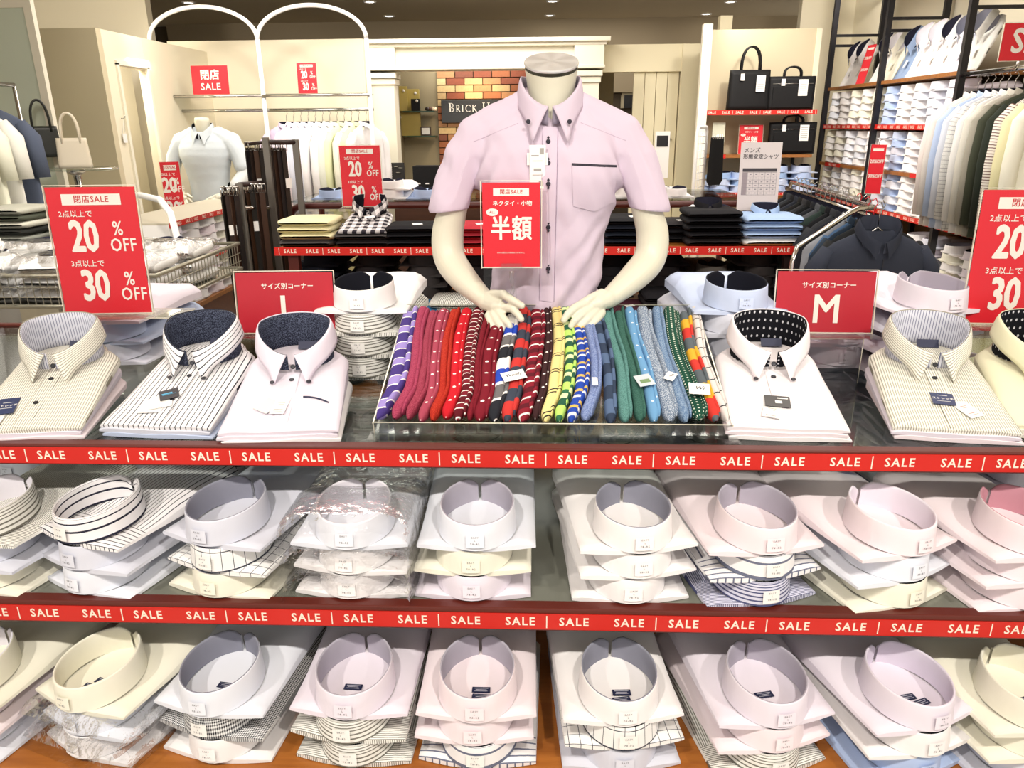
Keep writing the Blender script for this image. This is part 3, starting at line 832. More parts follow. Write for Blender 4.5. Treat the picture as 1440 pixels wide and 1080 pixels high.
for k, (hp, cp, outer, lining, label, btn, under, short) in enumerate(DISP):
    h = at(*hp, z=0.955); c = at(*cp, z=1.075); d = c - h; yaw = math.atan2(-d.x, d.y)
    for i, u in enumerate(under):
        disp_shirt(u, LNAVY, '%s folded shirt, %s under the %s' % (NM[u], ('bottom one', 'second one')[i], short), (h.x + (.004, -.003)[i], h.y + .016 - (.004, .002)[i], .9365 + .0092 * i), yaw, 4.5 + 4.5 * i, 'shirts laid on the glass top', None, False, i)
    t = disp_shirt(outer, lining, label, (h.x, h.y + .016, .9365 + .0185), yaw, 13.5, 'shirts laid on the glass top', btn, True, k)
    zf = lambda y: dz(y) + .0045
    if k == 0: tagcard(t, 'navy_tag', .040, .062, NAVYTAG, (-.055, .075, zf(.08)), .15, STR); tagcard(t, 'price_tag', .034, .055, PAPER, (-.062, .035, zf(.04) - .001), .1, TEXTS, plain('#8d8a88', .6))
    if k == 1:
        tagcard(t, 'white_tag', .046, .05, PAPER, (-.020, .075, zf(.08)), .4); tagcard(t, 'paper_tag', .05, .05, PAPER, (-.032, .060, zf(.06) - .001), .1)
        tagcard(t, 'dark_tag', .040, .040, plain('#2f3238', .5), (-.014, .100, zf(.10) + .0015), .55, [(None, (.022, .0045), -.004, .003), (None, (.028, .001), 0, -.002)], plain('#59b4de', .5))
    if k == 2:
        tagcard(t, 'round_tag', .040, .046, plain('#dfe0dc', .5), (-.036, .080, zf(.08)), -.6); tagcard(t, 'price_tag', .030, .062, PAPER, (-.008, .078, zf(.08) + .001), -.1, TEXTS, plain('#a9a6a4', .6))
        pk = MB(); pk.tube([(.035 + .004 * i, .108 - .0001 * i * i, dz(.108) + .004 - .00002 * i ** 2) for i in range(15)], .0018, 6); obj('pocket_trim', pk, NAVYINK, t)
    if k == 3:
        tagcard(t, 'black_tag', .052, .042, plain('#3a3635', .45), (-.008, .082, zf(.08) + .001), -.12, [(None, (.022, .004), .011, .012), (None, (.014, .010), .002, -.003)]); tagcard(t, 'price_tag', .036, .046, PAPER, (-.026, .048, zf(.05)), -.3, TEXTS, plain('#a9a6a4', .6))
    if k == 4:
        tagcard(t, 'navy_tag', .044, .044, NAVYTAG, (-.004, .095, zf(.09) + .001), -.1, STR); tagcard(t, 'price_tag', .034, .062, PAPER, (.034, .065, zf(.06)), .45, TEXTS, plain('#c08a80', .6))

# ------------------------------------------------------------------ acrylic tray of socks
TR = thing('sock_tray', 'clear acrylic tray tilted toward the aisle full of socks', 'tray', (0, 1.452, .9365), 0, None)
X0, X1 = -0.352, 0.392; TA = R_(17.8); TLen = 0.468
RX = Matrix.Rotation(TA, 3, 'X')
mb = MB(); mb.box(RX @ Vector(((X0 + X1) / 2, TLen / 2, .004)), (X1 - X0, TLen, .003), 0, RX); obj('base', mb, ACR, TR)
for x in (X0, X1):
    mb = MB(); ya, za = (RX @ Vector((0, TLen, 0)))[1:]; y2, z2 = (RX @ Vector((0, TLen, .034)))[1:]; y1_, z1_ = (RX @ Vector((0, 0, .030)))[1:]
    mb.prism([(0, 0.0005), (ya, .0005), (y2 + .001, z2), (y1_, z1_)], -.0015, .0015, mat=TL((x, 0, 0)) @ Matrix.Rotation(PI / 2, 4, 'Z') @ Matrix.Diagonal((1, -1, 1, 1)), side=1); obj('side_wall', mb, [ACR, ACREDGE], TR)
mb = MB(); mb.box(RX @ Vector(((X0 + X1) / 2, .001, .016)), (X1 - X0, .003, .028), 0, RX); o = obj('front_wall', mb, ACR, TR)
obj('rim', MB().tube([RX @ Vector((X0, .001, .031)), RX @ Vector((X1, .001, .031))], .0012, 5), ACREDGE, o)
mb = MB(); mb.box(RX @ Vector(((X0 + X1) / 2, TLen, .018)), (X1 - X0, .003, .036), 0, RX); o = obj('back_wall', mb, ACR, TR)
obj('rim', MB().tube([RX @ Vector((X0, TLen, .037)), RX @ Vector((X1, TLen, .037))], .0009, 5), plain('#a9a894', .3), o)
obj('foot_plate', MB().box(((X0 + X1) / 2, -.012, .002), (X1 - X0 + .02, .05, .003)), ACR, TR)

W1 = '#f2efe9'
SOCKS = [
    (('bands', (('#4a3a80', .42), (W1, .05), ('#9c8bcc', .36), (W1, .05), ('#4a3a80', .12)), .074, 0), 'purple and lilac striped sock pair at the tray edge', 1.5, -.030),
    (('mottle', '#a8455f', '#8f3350'), 'plain rose mottled sock pair beside the purple stripes', 1.1, -.02),
    (('mottle', '#8e3448', '#a2465a'), 'plain dusky maroon sock pair beside the rose one', .9, -.018),
    (('dots', '#a34558', W1, .046, .0024), 'dusty pink sock pair with small white dots', 1.0, -.02),
    (('mottle', '#a5281f', '#bb3a26'), 'brick red plain sock pair', .9, -.015),
    (('dots', '#c11f2b', W1, .044, .0026), 'bright red sock pair with small white dots', 1.15, -.012),
    (('bands', (('#77202c', .34), (W1, .08), ('#5c1822', .5), (W1, .02)), .037, 0), 'dark maroon sock pair with dashed white lines', 1.1, -.008),
    (('mottle', '#7d1c2a', '#691623'), 'plain wine red sock pair beside the dashed one', .7, -.006),
    (('dots', '#771b29', W1, .046, .0030), 'wine red sock pair with white dots', 1.25, -.004),
    (('bands', (('#26282f', .26), (W1, .04), ('#6c6a6b', .20), (W1, .04), ('#2a49b4', .22), (W1, .04)), .20, 0), 'navy, royal blue and grey banded sock pair', 1.2, -.008),
    (('bands', (('#c43a36', .46), ('#3c4250', .54)), .077, 0), 'red and slate banded sock pair with white tag', 1.2, -.004),
    (('bands', (('#84202f', .30), (W1, .10), ('#84202f', .28), ('#5a1c26', .32)), .049, 0), 'crimson sock pair with white rings', 1.35, .0),
    (('dots', '#3b2426', W1, .044, .0022), 'dark brown sock pair with pin dots', .7, .0),
    (('bands', (('#e7d490', .62), ('#2c2a28', .05), ('#e7d490', .09), ('#2c2a28', .05), ('#e7d490', .10)), .066, 0), 'pale yellow sock pair with thin black double rings', 1.1, .004),
    (('bands', (('#b7e070', .34), ('#2c5a44', .30), ('#dff0b0', .20), ('#356b4c', .16)), .071, 0), 'lime and green banded sock pair', .95, .004),
    (('bands', (('#2a49a8', .22), (W1, .14), ('#2a49a8', .22), ('#d9b25c', .16), ('#2a49a8', .10)), .050, 0), 'royal blue sock pair with white and gold rings', 1.05, .006),
    (('mottle', '#6a7cab', '#8f9ec4'), 'light blue mottled sock pair beside the royal blue rings', 1.1, .010),
    (('bands', (('#333f54', .5), ('#566a8a', .5)), .086, 0), 'navy and denim blue banded sock pair', 1.1, .012),
    (('mottle', '#5f8d88', '#4a7670'), 'sea green mottled sock pair', 1.1, .010),
    (('mottle', '#32594f', '#41695f'), 'dark green mottled sock pair beside the sea green one', 1.0, .012),
    (('dots', '#6b9bc4', W1, .050, .0020), 'sky blue sock pair with sparse white dots', 1.1, .012),
    (('mottle', '#68788f', '#b9c2cc'), 'grey flecked sock pair with silver label', 1.35, .014),
    (('mottle', '#5f7a9c', '#8fa3ba'), 'steel blue flecked sock pair beside the grey one', 1.0, .018),
    (('dots', '#1f4a3b', '#e6ead9', .0085, .0016), 'bottle green sock pair densely dotted in white', 1.35, .026),
    (('bands', (('#c93a32', .33), ('#dba834', .33), ('#5a6268', .34)), .143, 0), 'red, mustard and grey banded sock pair', 1.1, .030),
    (('bands', (('#d9d3cf', .86), ('#2c2c33', .07), ('#d9d3cf', .07)), .042, 0), 'off white sock pair with thin black rings at the tray edge', .8, .034)]
tw = sum(s[2] for s in SOCKS); x = X0 + .004; usable = X1 - X0 - .008
for k, (pt, label, wt, lean) in enumerate(SOCKS):
    wd = usable * wt / tw; xc = x + wd / 2; x += wd
    t = thing('sock_pair', label, 'socks', (0, 1.452, .9365), 0, 'sock pairs in the acrylic tray'); t.rotation_euler = (TA, 0, 0)
    for half in (0, 1):
        mb = MB(); sd = k * 3.1 + half
        y0 = .012 + .014 * half + random.uniform(0, .012); y1 = TLen - .010 - random.uniform(0, .03)
        xo = xc + (-.10 if half == 0 else .34) * wd; hw = wd * (.66 if half == 0 else .26)
        def fn(u, v, hw=hw, sd=sd, y0=y0, y1=y1, xo=xo):
            a = 2 * PI * u; y = y0 + (y1 - y0) * v
            e = min(1, ((v + .001) / .06) ** .5) * min(1, ((1.001 - v) / .03) ** .5)
            cx, sz = math.cos(a), math.sin(a)
            wx = (hw * .62 + .001) * (1 + .10 * noise.noise(Vector((y * 14, sd, 0))))
            hz = (.021 + .003 * noise.noise(Vector((y * 9, sd, 4)))) * (0.75 + .25 * sstep(0, .3, v))
            cr = .0008 * noise.noise(Vector((y * 60, a * 2, sd)))
            X = xo + wx * e * math.copysign(abs(cx) ** .7, cx) + .004 * noise.noise(Vector((y * 7, sd, 8))) - .016 * (1 - sstep(0, .22, v)) * (1 if k < 17 else -.3) + .007 * math.sin(v * 5 + k * .35)
            X = max(X0 + .003, min(X1 - .003, X))
            return (X, y, .008 + hz + (hz + cr) * e * math.copysign(abs(sz) ** .8, sz) + .0014 * half)
        sl = 0.6 if k in (0, 9, 11, 13) else .15
        mb.grid(fn, 16, 44, 0, lambda a, b, c, wd=wd, sl=sl, v0=(pt[3] * (.5 - (10 / pt[3]) % 1) if pt[0] == 'dots' else 0): (b * .44 + v0 + sl * (a - .25) * wd * 2, (a - .25) * wd * 2.6 + v0), cu=True)
        obj('sock', mb, fab(*pt), t)
# tags among the socks
for (sx, sy, ww, hh, txt_, rz, mm, lab) in ((-.062, .135, .052, .034, 'Woofly', .35, PAPER, 'white card tag with black script on the red banded socks'), (.222, .120, .036, .040, '', .3, plain('#c3ccd2', .2), 'silver-framed label on the grey flecked socks'),
                                            (.335, .090, .044, .038, 'Wi', -.1, PAPER, 'white card tag on the mustard banded socks'), (.115, .115, .012, .028, '', .0, PAPER, 'narrow white tag between the blue socks'), (.280, .135, .022, .030, '7', -.5, PAPER, 'small blue-printed tag beside the dotted green socks')):
    t = thing('sock_tag', lab, 'tag', (0, 1.452, .9365)); t.rotation_euler = (TA, 0, 0)
    o = obj('card', MB().box((0, 0, 0), (ww, hh, .0012)), mm, t, (sx, sy, .056), (0, 0, rz), bevel=.0004)
    if txt_: obj('lettering', MB().add(text(txt_, .012 if len(txt_) > 2 else .016, .01, 1, 1, .0001, 2, .35), TL((0, .002, .0008))), plain('#2c2c34', .6), o)
    elif ww > .03: obj('print', MB().box((0, -.004, .0008), (.022, .012, .0003)), plain('#6d8a5a', .5), o)


# ------------------------------------------------------------------ sale signs
def add_bold(mb, s, sz, b, sp, sx, M):
    me = text(s, sz, 0.0, sp, sx, .0002, 2); d = b * sz; n = 1 if b < .008 else (4 if b < .02 else 8)
    for i in range(n):
        a = 2 * PI * (i + .5) / n; r = 0 if n == 1 else d
        mb.add(me, M @ TL((r * math.cos(a), -4e-5 * (i + 1), r * math.sin(a))) @ FRONT)
    if n > 1: mb.add(me, M @ FRONT)


def sale_sheet(kind, W, H):
    """lettering meshes of a red sheet, local x right, z up, centre 0: (white, red on white, white patch)"""
    wh, rd, pa = MB(), MB(), MB(); Y = -.0016
    def T(mb, s, sz, x, z, b=.02, sp=1.0, sx=1.0, y=Y): add_bold(mb, s, sz * H, b, sp, sx, TL((x * W, y, z * H)))
    if kind in ('off', 'off_long'):
        pa.box((0, Y, .43), (W * .66, .0004, .085 * H)); pa.v = [(a, b, c * 1.0) for a, b, c in pa.v]
        for i in range(len(pa.v)): pa.v[i] = (pa.v[i][0], pa.v[i][1], pa.v[i][2] - .43 + .405 * H)
        T(rd, '閉店SALE', .062, 0, .405, .012, 1.12, 1, Y - .0005)
        T(wh, '2点以上で', .058, -.20, .292, .012, 1.05)
        T(wh, '20', .345, -.14, .108, .026, .98, .66); T(wh, '%', .155, .25, .175, .012, 1, .78); T(wh, 'OFF', .145, .29, .045, .013, 1.08, .78)
        T(wh, '3点以上で', .058, -.15, -.098, .012, 1.05)
        T(wh, '30', .345, -.10, -.285, .026, .98, .66); T(wh, '%', .155, .30, -.225, .012, 1, .78); T(wh, 'OFF', .145, .33, -.350, .013, 1.08, .78)
    if kind == 'half':
        pa.box((0, Y, 0), (W * .62, .0004, .085 * H)); pa.v = [(a, b, c + .39 * H) for a, b, c in pa.v]
        T(rd, '閉店SALE', .062, 0, .392, .012, 1.12, 1, Y - .0005); T(wh, 'ネクタイ・小物', .068, .02, .255, .022)
        n = len(pa.v); pa.v += [(-.33 * W + .085 * W * math.cos(q * PI / 12) * (1.25), Y, .155 * H + .045 * H * math.sin(q * PI / 12)) for q in range(24)]; pa.face(list(range(n, n + 24)))
        T(rd, 'ALL', .040, -.33, .155, .01, 1.1, 1, Y - .0005); T(wh, '半額', .30, .0, -.055, .022, 1.03, .84); T(wh, 'ほかの割引との併用はできません。', .022, 0, -.33, .004)
    if kind == 'closing':
        T(wh, '閉店', .36, 0, .16, .03, 1.05); T(wh, 'SALE', .34, 0, -.24, .012, 1.08, 1)
    if kind == 'sale':
        T(wh, 'SALE', .92, 0, .0, .022, 1.1, .82)
    if kind in 'LM':
        T(wh, 'サイズ別コーナー', .105, .03, .27, .02, 1.08); T(wh, kind, .66, .02, -.14, .018, 1, .92)
    if kind == 'strip':
        T(wh, '20%OFF', .10, 0, .16, .02, 1, .8); T(wh, '30%OFF', .10, 0, -.14, .02, 1, .8); pa.box((0, Y, .4 * H), (W * .7, .0004, .06 * H))
    return wh, rd, pa


def sheet(kind, W, H, name, label, cat, loc, rz=0, lean=0, holder=True, foot=True, group=None, roty=0):
    t = thing(name, label, cat, loc, rz, group); t.rotation_euler = (lean, roty, rz)
    wh, rd, pa = sale_sheet(kind, W, H)
    p = obj('red_sheet', MB().box((0, 0, H / 2), (W, .0016, H)), plain('#bb1f30', .4) if kind in ('L', 'M') else RED, t)
    up = TL((0, 0, H / 2))
    def mk(nm, mb, m):
        if mb.f: obj(nm, mb, m, p, (0, 0, H / 2))
    mk('lettering', wh, plain('#f3ece2', .5)); mk('banner_patch', pa, plain('#f3ece2', .5)); mk('banner_lettering', rd, plain('#c33', .5) if False else plain('#c8343a', .5))
    if holder:
        b = .004; hm = MB(); hm.box((0, -.0032, H / 2), (W + 2 * b, .0016, H + 2 * b)); obj('acrylic_cover', hm, clear((.99, .99, .99), .0, key='thin_cover', edge=.06), t)
        e = MB(); e.box((0, 0, H + b), (W + 2 * b, .005, .0018)); e.box((-W / 2 - b, 0, H / 2), (.0018, .005, H + 2 * b)); e.box((W / 2 + b, 0, H / 2), (.0018, .005, H + 2 * b)); e.box((0, 0, -b + .002), (W + 2 * b, .005, .0018)); obj('holder_edge', e, ACREDGE, t)
    if foot:
        obj('foot', MB().box((0, -.035, -.004), (W + .01, .075, .003)), ACR, t)
    return t


def riser(label, px0, px1, py, Y, z0, depth=.16, ztop=None):
    a, b = at(px0, py, Y=Y), at(px1, py, Y=Y); zt = a.z if ztop is None else ztop
    t = thing('acrylic_riser', label, 'riser', ((a.x + b.x) / 2, Y, z0)); wd = b.x - a.x; h = zt - z0
    o = obj('top_plate', MB().box((0, depth / 2, h - .0015), (wd, depth, .003)), ACR, t)
    e = MB(); e.tube([(-wd / 2, 0, h), (wd / 2, 0, h), (wd / 2, depth, h), (-wd / 2, depth, h), (-wd / 2, 0, h)], .0012, 5); obj('edge', e, ACREDGE, o)
    for sx in (-1, 1):
        o = obj('side_plate', MB().box((sx * (wd / 2 - .0015), depth / 2, h / 2), (.003, depth, h - .003)), ACR, t); obj('edge', MB().tube([(sx * wd / 2, 0, 0), (sx * wd / 2, 0, h)], .001, 5), ACREDGE, o)
    return zt


# big percent sign beside the tan-striped shirt
a, b = at(92, 440, Y=1.82), at(209, 440, Y=1.82); zt = riser('clear acrylic riser box under the percent sign beside the navy-striped shirt', 88, 250, 447, 1.80, .9365, .10)
W = b.x - a.x; sheet('off', W, .311, 'sale_sign', 'tall red 20% and 30% off sign behind the tan-striped display shirt', 'sign', ((a.x + b.x) / 2, 1.83, zt + .006), R_(4), R_(-3))
a, b = at(1357, 455, Y=1.82), at(1470, 455, Y=1.82); zt = riser('clear acrylic riser box under the percent sign beside the cream shirt', 1350, 1480, 462, 1.80, .9365, .10)
sheet('off', W, .316, 'sale_sign', 'tall red 20% and 30% off sign behind the cream display shirt', 'sign', (a.x + W / 2, 1.83, zt + .006), R_(-4), R_(-2))
# size corner signs
a, b = at(1092, 468, Y=1.82), at(1228, 468, Y=1.82); zt = riser('clear acrylic riser under the M size sign', 1095, 1215, 476, 1.80, .9365, .09)
sheet('M', b.x - a.x, .150, 'size_sign', 'red M size corner sign behind the white and grey-striped shirts', 'sign', ((a.x + b.x) / 2, 1.84, zt + .006), R_(-2), R_(-6), group='size corner signs')
a, b = at(335, 468, Y=1.82), at(468, 468, Y=1.82); zt = riser('clear acrylic riser under the L size sign', 338, 462, 476, 1.80, .9365, .09)
sheet('L', b.x - a.x, .152, 'size_sign', 'red L size corner sign behind the navy-striped and lavender shirts', 'sign', ((a.x + b.x) / 2, 1.84, zt + .006), R_(3), R_(-6), group='size corner signs')
# half price sign clipped to the tray back
a, b = at(680, 375, Y=1.80), at(759, 375, Y=1.80); W = b.x - a.x; H = at(700, 257, Y=1.80).z - a.z
HS = sheet('half', W, H, 'sale_sign', 'red half price sign on a clear clip stand before the mannequin', 'sign', ((a.x + b.x) / 2, 1.80, a.z), 0, R_(-2), True, False)
o = obj('lower_sleeve', MB().box((0, 0, -.045), (W, .0015, .09)), clear((.985, .985, .985), .02, key='thin_cover', edge=.15), HS)
cl = MB(); cl.box((0, -.004, 0), (.05, .004, .016)); cl.tube([(0, -.006, -.01), (0, -.004, -.03), (.004, -.004, -.055), (-.004, .0, -.075), (0, .012, -.13), (0, .03, -.18)], [.006, .005, .0035, .007, .004, .004], 8); cl.box((0, .0, -.066), (.024, .014, .02)); obj('clip_stem', cl, ACR, HS)


# ------------------------------------------------------------------ mannequin in the lavender shirt
cx = .015
MQ = thing('mannequin', 'white headless mannequin with silver neck cap, hands over the socks', 'mannequin', (cx, 1.98, .936))
mqz = -.936
def L3(p): return Vector(p) - Vector((cx, 1.98, .936))
mb = MB(); prof = [(.052, 1.52), (.055, 1.58), (.056, 1.62), (.060, 1.66), (.064, 1.695)]
mb.lathe([(r, z - .936) for r, z in prof], (.004, -.015, 0), 32, 0, 1, 1.05)
mb.v = [(x, y, z + (.40 * (y + .015) - .012) * sstep(.68, .76, z)) for x, y, z in mb.v]; obj('neck', mb, SKIN, MQ)
mb = MB(); mb.lathe([(.0652, -.004), (.0662, 0), (.0652, .003), (.0645, .0032), (.03, .0033), (.0002, .0033)], (0, 0, 0), 48, 0, 1, 1.05); mb.sm = [False] * len(mb.sm); obj('neck_cap', mb, brushed(), MQ, (.004, -.017, 1.693 - .936), (R_(21.8), 0, 0))
mb = MB(); mb.tube([(0, -.02, .006), (0, -.02, .135)], .013, 16); obj('pole', mb, CHROME, MQ); mb = MB(); mb.tube([(0, -.02, .125), (0, -.02, .24)], .022, 20); obj('pole_socket', mb, SKIN, MQ)
mb = MB(); mb.lathe([(.0002, .006), (.10, .006), (.105, .003), (.105, .0)], (0, .02, 0), 36); obj('base_plate', mb, CHROME, MQ)


def arm(sg, pts, fingers, palm):
    mb = MB()
    P_ = [(L3(at(px, py, Y=y)), r) for px, py, y, r in pts]; Q = []
    for i in range(len(P_) - 1):
        a, b, c, d = P_[max(i - 1, 0)], P_[i], P_[i + 1], P_[min(i + 2, len(P_) - 1)]
        for j in range(5):
            t = j / 5; h = [-.5 * t + t * t - .5 * t ** 3, 1 - 2.5 * t * t + 1.5 * t ** 3, .5 * t + 2 * t * t - 1.5 * t ** 3, -.5 * t * t + .5 * t ** 3]
            Q.append((a[0] * h[0] + b[0] * h[1] + c[0] * h[2] + d[0] * h[3], a[1] * h[0] + b[1] * h[1] + c[1] * h[2] + d[1] * h[3]))
    chain(mb, Q + [P_[-1]], 24)
    ps = [(L3(at(px, py, Y=y)), r) for px, py, y, r in palm]; chain(mb, ps, 12)
    hand = ps
    for f in fingers:
        chain(mb, [(L3(at(px, py, Y=y)), r) for px, py, y, r in f], 10)
    return remesh(mb, .0026, 3, .5)


arL = arm(-1, [(640, 285, 1.955, .034), (630, 325, 1.965, .041), (632, 362, 1.95, .041), (650, 390, 1.91, .037), (675, 415, 1.86, .0265), (684, 424, 1.845, .024)],
          [[(706, 432, 1.81, .0125), (721, 434, 1.785, .0105), (729, 443, 1.770, .0092), (733, 449, 1.765, .0082)],
           [(700, 438, 1.81, .0125), (708, 448, 1.782, .0105), (714, 454, 1.768, .0092), (717, 459, 1.765, .0082)],
           [(694, 442, 1.81, .012), (699, 452, 1.785, .0102), (704, 459, 1.772, .009), (707, 464, 1.769, .008)],
           [(687, 444, 1.815, .011), (690, 455, 1.79, .0092), (694, 462, 1.778, .0082), (697, 467, 1.775, .0074)],
           [(692, 415, 1.84, .014), (708, 414, 1.81, .0115), (722, 423, 1.785, .0102), (734, 430, 1.77, .0085)]],
          [(684, 424, 1.84, .024), (696, 429, 1.82, .019), (703, 430, 1.812, .015)])
arR = arm(1, [(905, 285, 1.955, .034), (917, 325, 1.965, .041), (914, 362, 1.95, .041), (893, 388, 1.91, .037), (862, 415, 1.86, .0265), (853, 421, 1.845, .024)],
          [[(826, 425, 1.81, .0125), (808, 433, 1.785, .0108), (798, 442, 1.770, .0096), (793, 450, 1.765, .0084)],
           [(832, 432, 1.81, .0125), (817, 443, 1.782, .0108), (808, 451, 1.768, .0096), (803, 459, 1.765, .0082)],
           [(838, 437, 1.81, .012), (827, 448, 1.785, .0104), (818, 457, 1.772, .009), (813, 464, 1.769, .008)],
           [(846, 440, 1.815, .0115), (838, 451, 1.79, .0095), (830, 459, 1.778, .0084), (826, 466, 1.775, .0074)],
           [(846, 413, 1.84, .013), (830, 420, 1.81, .0115), (812, 430, 1.80, .0095), (800, 440, 1.79, .0085)]],
          [(853, 421, 1.84, .024), (842, 426, 1.82, .019), (834, 428, 1.812, .015)])
for me in (arL, arR): me.materials.append(SKIN); obj('arm', me, None, MQ)

# the shirt it wears
SH = thing('worn_shirt', 'lavender short-sleeved shirt with navy pocket trim worn by the big mannequin', 'shirt', (cx, 1.98, .936))
mb = MB()
secs = [(1.088, .137, .092, 0), (1.10, .146, .102, 0), (1.16, .142, .102, 0), (1.24, .143, .104, -.003), (1.32, .156, .110, -.006), (1.38, .172, .116, -.008), (1.43, .185, .118, -.008), (1.48, .190, .112, -.004), (1.53, .176, .094, .0), (1.565, .130, .074, .0), (1.60, .078, .062, .0)]
def tors(u, v):
    f = v * (len(secs) - 1); i = min(len(secs) - 2, int(f)); t = f - i; t2 = t * t * (3 - 2 * t) * .5 + t * .5
    z, rx, ry, oy = (secs[i][k] * (1 - t2) + secs[i + 1][k] * t2 for k in range(4)); z = secs[i][0] * (1 - t) + secs[i + 1][0] * t
    a = 2 * PI * u; c_, s_ = math.cos(a), math.sin(a)
    return (rx * math.copysign(abs(c_) ** .85, c_), oy + ry * math.copysign(abs(s_) ** .9, s_), z - .936)
b0, wu = mb.grid(tors, 48, 40, cu=True)
mb.face([b0 + k for k in range(47, -1, -1)]); mb.face([b0 + 40 * wu + k for k in range(48)])
for sg in (-1, 1):
    chain(mb, [((sg * .050, 0, 1.600 - .936), .040), ((sg * .12, .002, 1.565 - .936), .044), ((sg * .178, .0, 1.522 - .936), .056)])
    chain(mb, [((sg * .178, .0, 1.522 - .936), .056), ((sg * .216, -.006, 1.465 - .936), .055), ((sg * .243, -.014, 1.40 - .936), .052), ((sg * .257, -.022, 1.352 - .936), .0515)])
shm = remesh(mb, .0058, 7, .6)
shm0 = shm.copy(); shm0.materials.append(LINW)
for v in shm.vertices:
    p = v.co.copy(); z = p.z + .936
    if z < 1.36 and abs(p.x) > .20: pass
    # flatten the sleeve openings
    sg = 1 if p.x > 0 else -1
    if abs(p.x) > .19 and z < 1.335 + .10 * (.25 - abs(p.x)) + .012: v.co.z = 1.335 + .10 * (.25 - abs(p.x)) + .012 - .936
    wv = 0
    wv += .0070 * noise.noise(Vector((p.x * 22 + p.z * 14, p.z * 7, p.y * 8)))          # diagonal drag folds
    wv += .0150 * sstep(1.40, 1.25, z) * noise.noise(Vector((p.x * 26 - p.z * 20, p.z * 5, 3.3 + p.y * 6)))
    arm_ = math.exp(-((abs(p.x) - .185) / .05) ** 2 - ((z - 1.42) / .07) ** 2)
    wv += .009 * arm_ * math.sin(p.x * sg * 160 + z * 70)
    nrm = Vector((p.x, p.y * 1.6, 0)).normalized()
    v.co += nrm * wv
shm.materials.append(fab('plain', '#d3c3d3')); shm.update()
ul = shm.uv_layers.new(name='UVMap')
obj('body', shm, None, SH)
bvh = BVHTree.FromPolygons([v.co.copy() for v in shm.vertices], [tuple(p.vertices) for p in shm.polygons])
def front(x, z):
    h = bvh.ray_cast(Vector((x, -1, z)), Vector((0, 1, 0))); return h[0].y if h[0] is not None else -.1
SHM = fab('plain', '#d3c3d3')
def strip(name, pts_, wid, m, off=.0018, horizontal=False, parent=SH):
    mb = MB()
    def fn(u, v):
        f = v * (len(pts_) - 1); i = min(len(pts_) - 2, int(f)); t = f - i
        x = pts_[i][0] * (1 - t) + pts_[i + 1][0] * t; z = pts_[i][1] * (1 - t) + pts_[i + 1][1] * t
        if horizontal: z += (u - .5) * wid
        else: x += (u - .5) * wid
        return (x, front(x, z) - off * (.3 if u in (0, 1) else 1), z)
    mb.grid(fn, 4, max(8, 6 * len(pts_)), 0); return obj(name, mb, m, parent)
def sx_(px, py): 
    p = at(px, py, Y=1.865); return p.x - cx, p.z - .936
top_ = sx_(774, 178); bot_ = sx_(769, 425)
strip('placket', [(bot_[0], bot_[1]), ((bot_[0] + top_[0]) / 2, (bot_[1] + top_[1]) / 2), (top_[0], top_[1])], .036, SHM, .0025)
NAV = plain('#231f2e', .45)
for dx in (-.018, .018): strip('placket_seam', [(bot_[0] + dx, bot_[1]), ((bot_[0] + top_[0]) / 2 + dx, (bot_[1] + top_[1]) / 2), (top_[0] + dx, top_[1])], .0013, fab('plain', '#ad9cb2'), .0031)
def dbtn(px, py, parent=SH, dy=.004):
    x, z = sx_(px, py); o = inst('button', BTNM, [NAV], parent, (x, front(x, z) - dy, z), (PI / 2, 0, 0))
    st = MB()
    for q in (.009, -.009): st.prism([(-.0035, q), (0, q + .004), (.0035, q), (0, q - .004)], -.0004, .0004, mat=TL((0, 0, 0)) @ Matrix.Rotation(-PI / 2, 4, 'X'))
    obj('stitch', st, NAV, o)
for py in (199, 229, 258, 319, 378): dbtn(771, py)
p0, p1 = sx_(804, 231), sx_(869, 235); strip('pocket_trim', [p0, ((p0[0] + p1[0]) / 2, (p0[1] + p1[1]) / 2), p1], .0062, NAV, .0035, True)
pk = MB(); pc = [sx_(804, 232), sx_(869, 235), sx_(868, 286), sx_(842, 302), sx_(806, 290)]
def pkf(u, v):
    xa, za = pc[0][0] * (1 - u) + pc[1][0] * u, pc[0][1] * (1 - u) + pc[1][1] * u; zb_ = pc[4][1] * (1 - u) + pc[2][1] * u - .018 * (1 - abs(2 * u - 1)); xb = pc[4][0] * (1 - u) + pc[2][0] * u
    x, z = xa * (1 - v) + xb * v, za * (1 - v) + zb_ * v; return (x, front(x, z) - .0022, z)
pk.grid(pkf, 12, 12); obj('pocket', pk, SHM, SH)
# shoulder yoke seams
for sg in (-1, 1):
    sm_ = MB(); pts2 = []
    for i in range(14):
        x = sg * (.075 + .0085 * i); z = 1.555 - .936 - .0032 * i; pts2.append((x, front(x, z) + .0008, z))
    sm_.tube(pts2, .0014, 5); obj('seam', sm_, fab('plain', '#c2b1c4'), SH)
cm = leaf_collar(.071, .080, 1.664 - .936, 1.592 - .936, 1.60 - .936, .055, .080, .036, .022, .010, 72, 1.552 - .936, .02, .16)
co = obj('collar', cm, [SHM, fab('plain', '#8d8494')], SH, (.002, -.012, 0)); s = co.modifiers.new('s', 'SOLIDIFY'); s.thickness = .0022
for px in (743, 801):
    x, z = sx_(px, 171); o = inst('collar_button', BTNM, [NAV], SH, (x, -.113, z), (PI / 2, 0, 0))
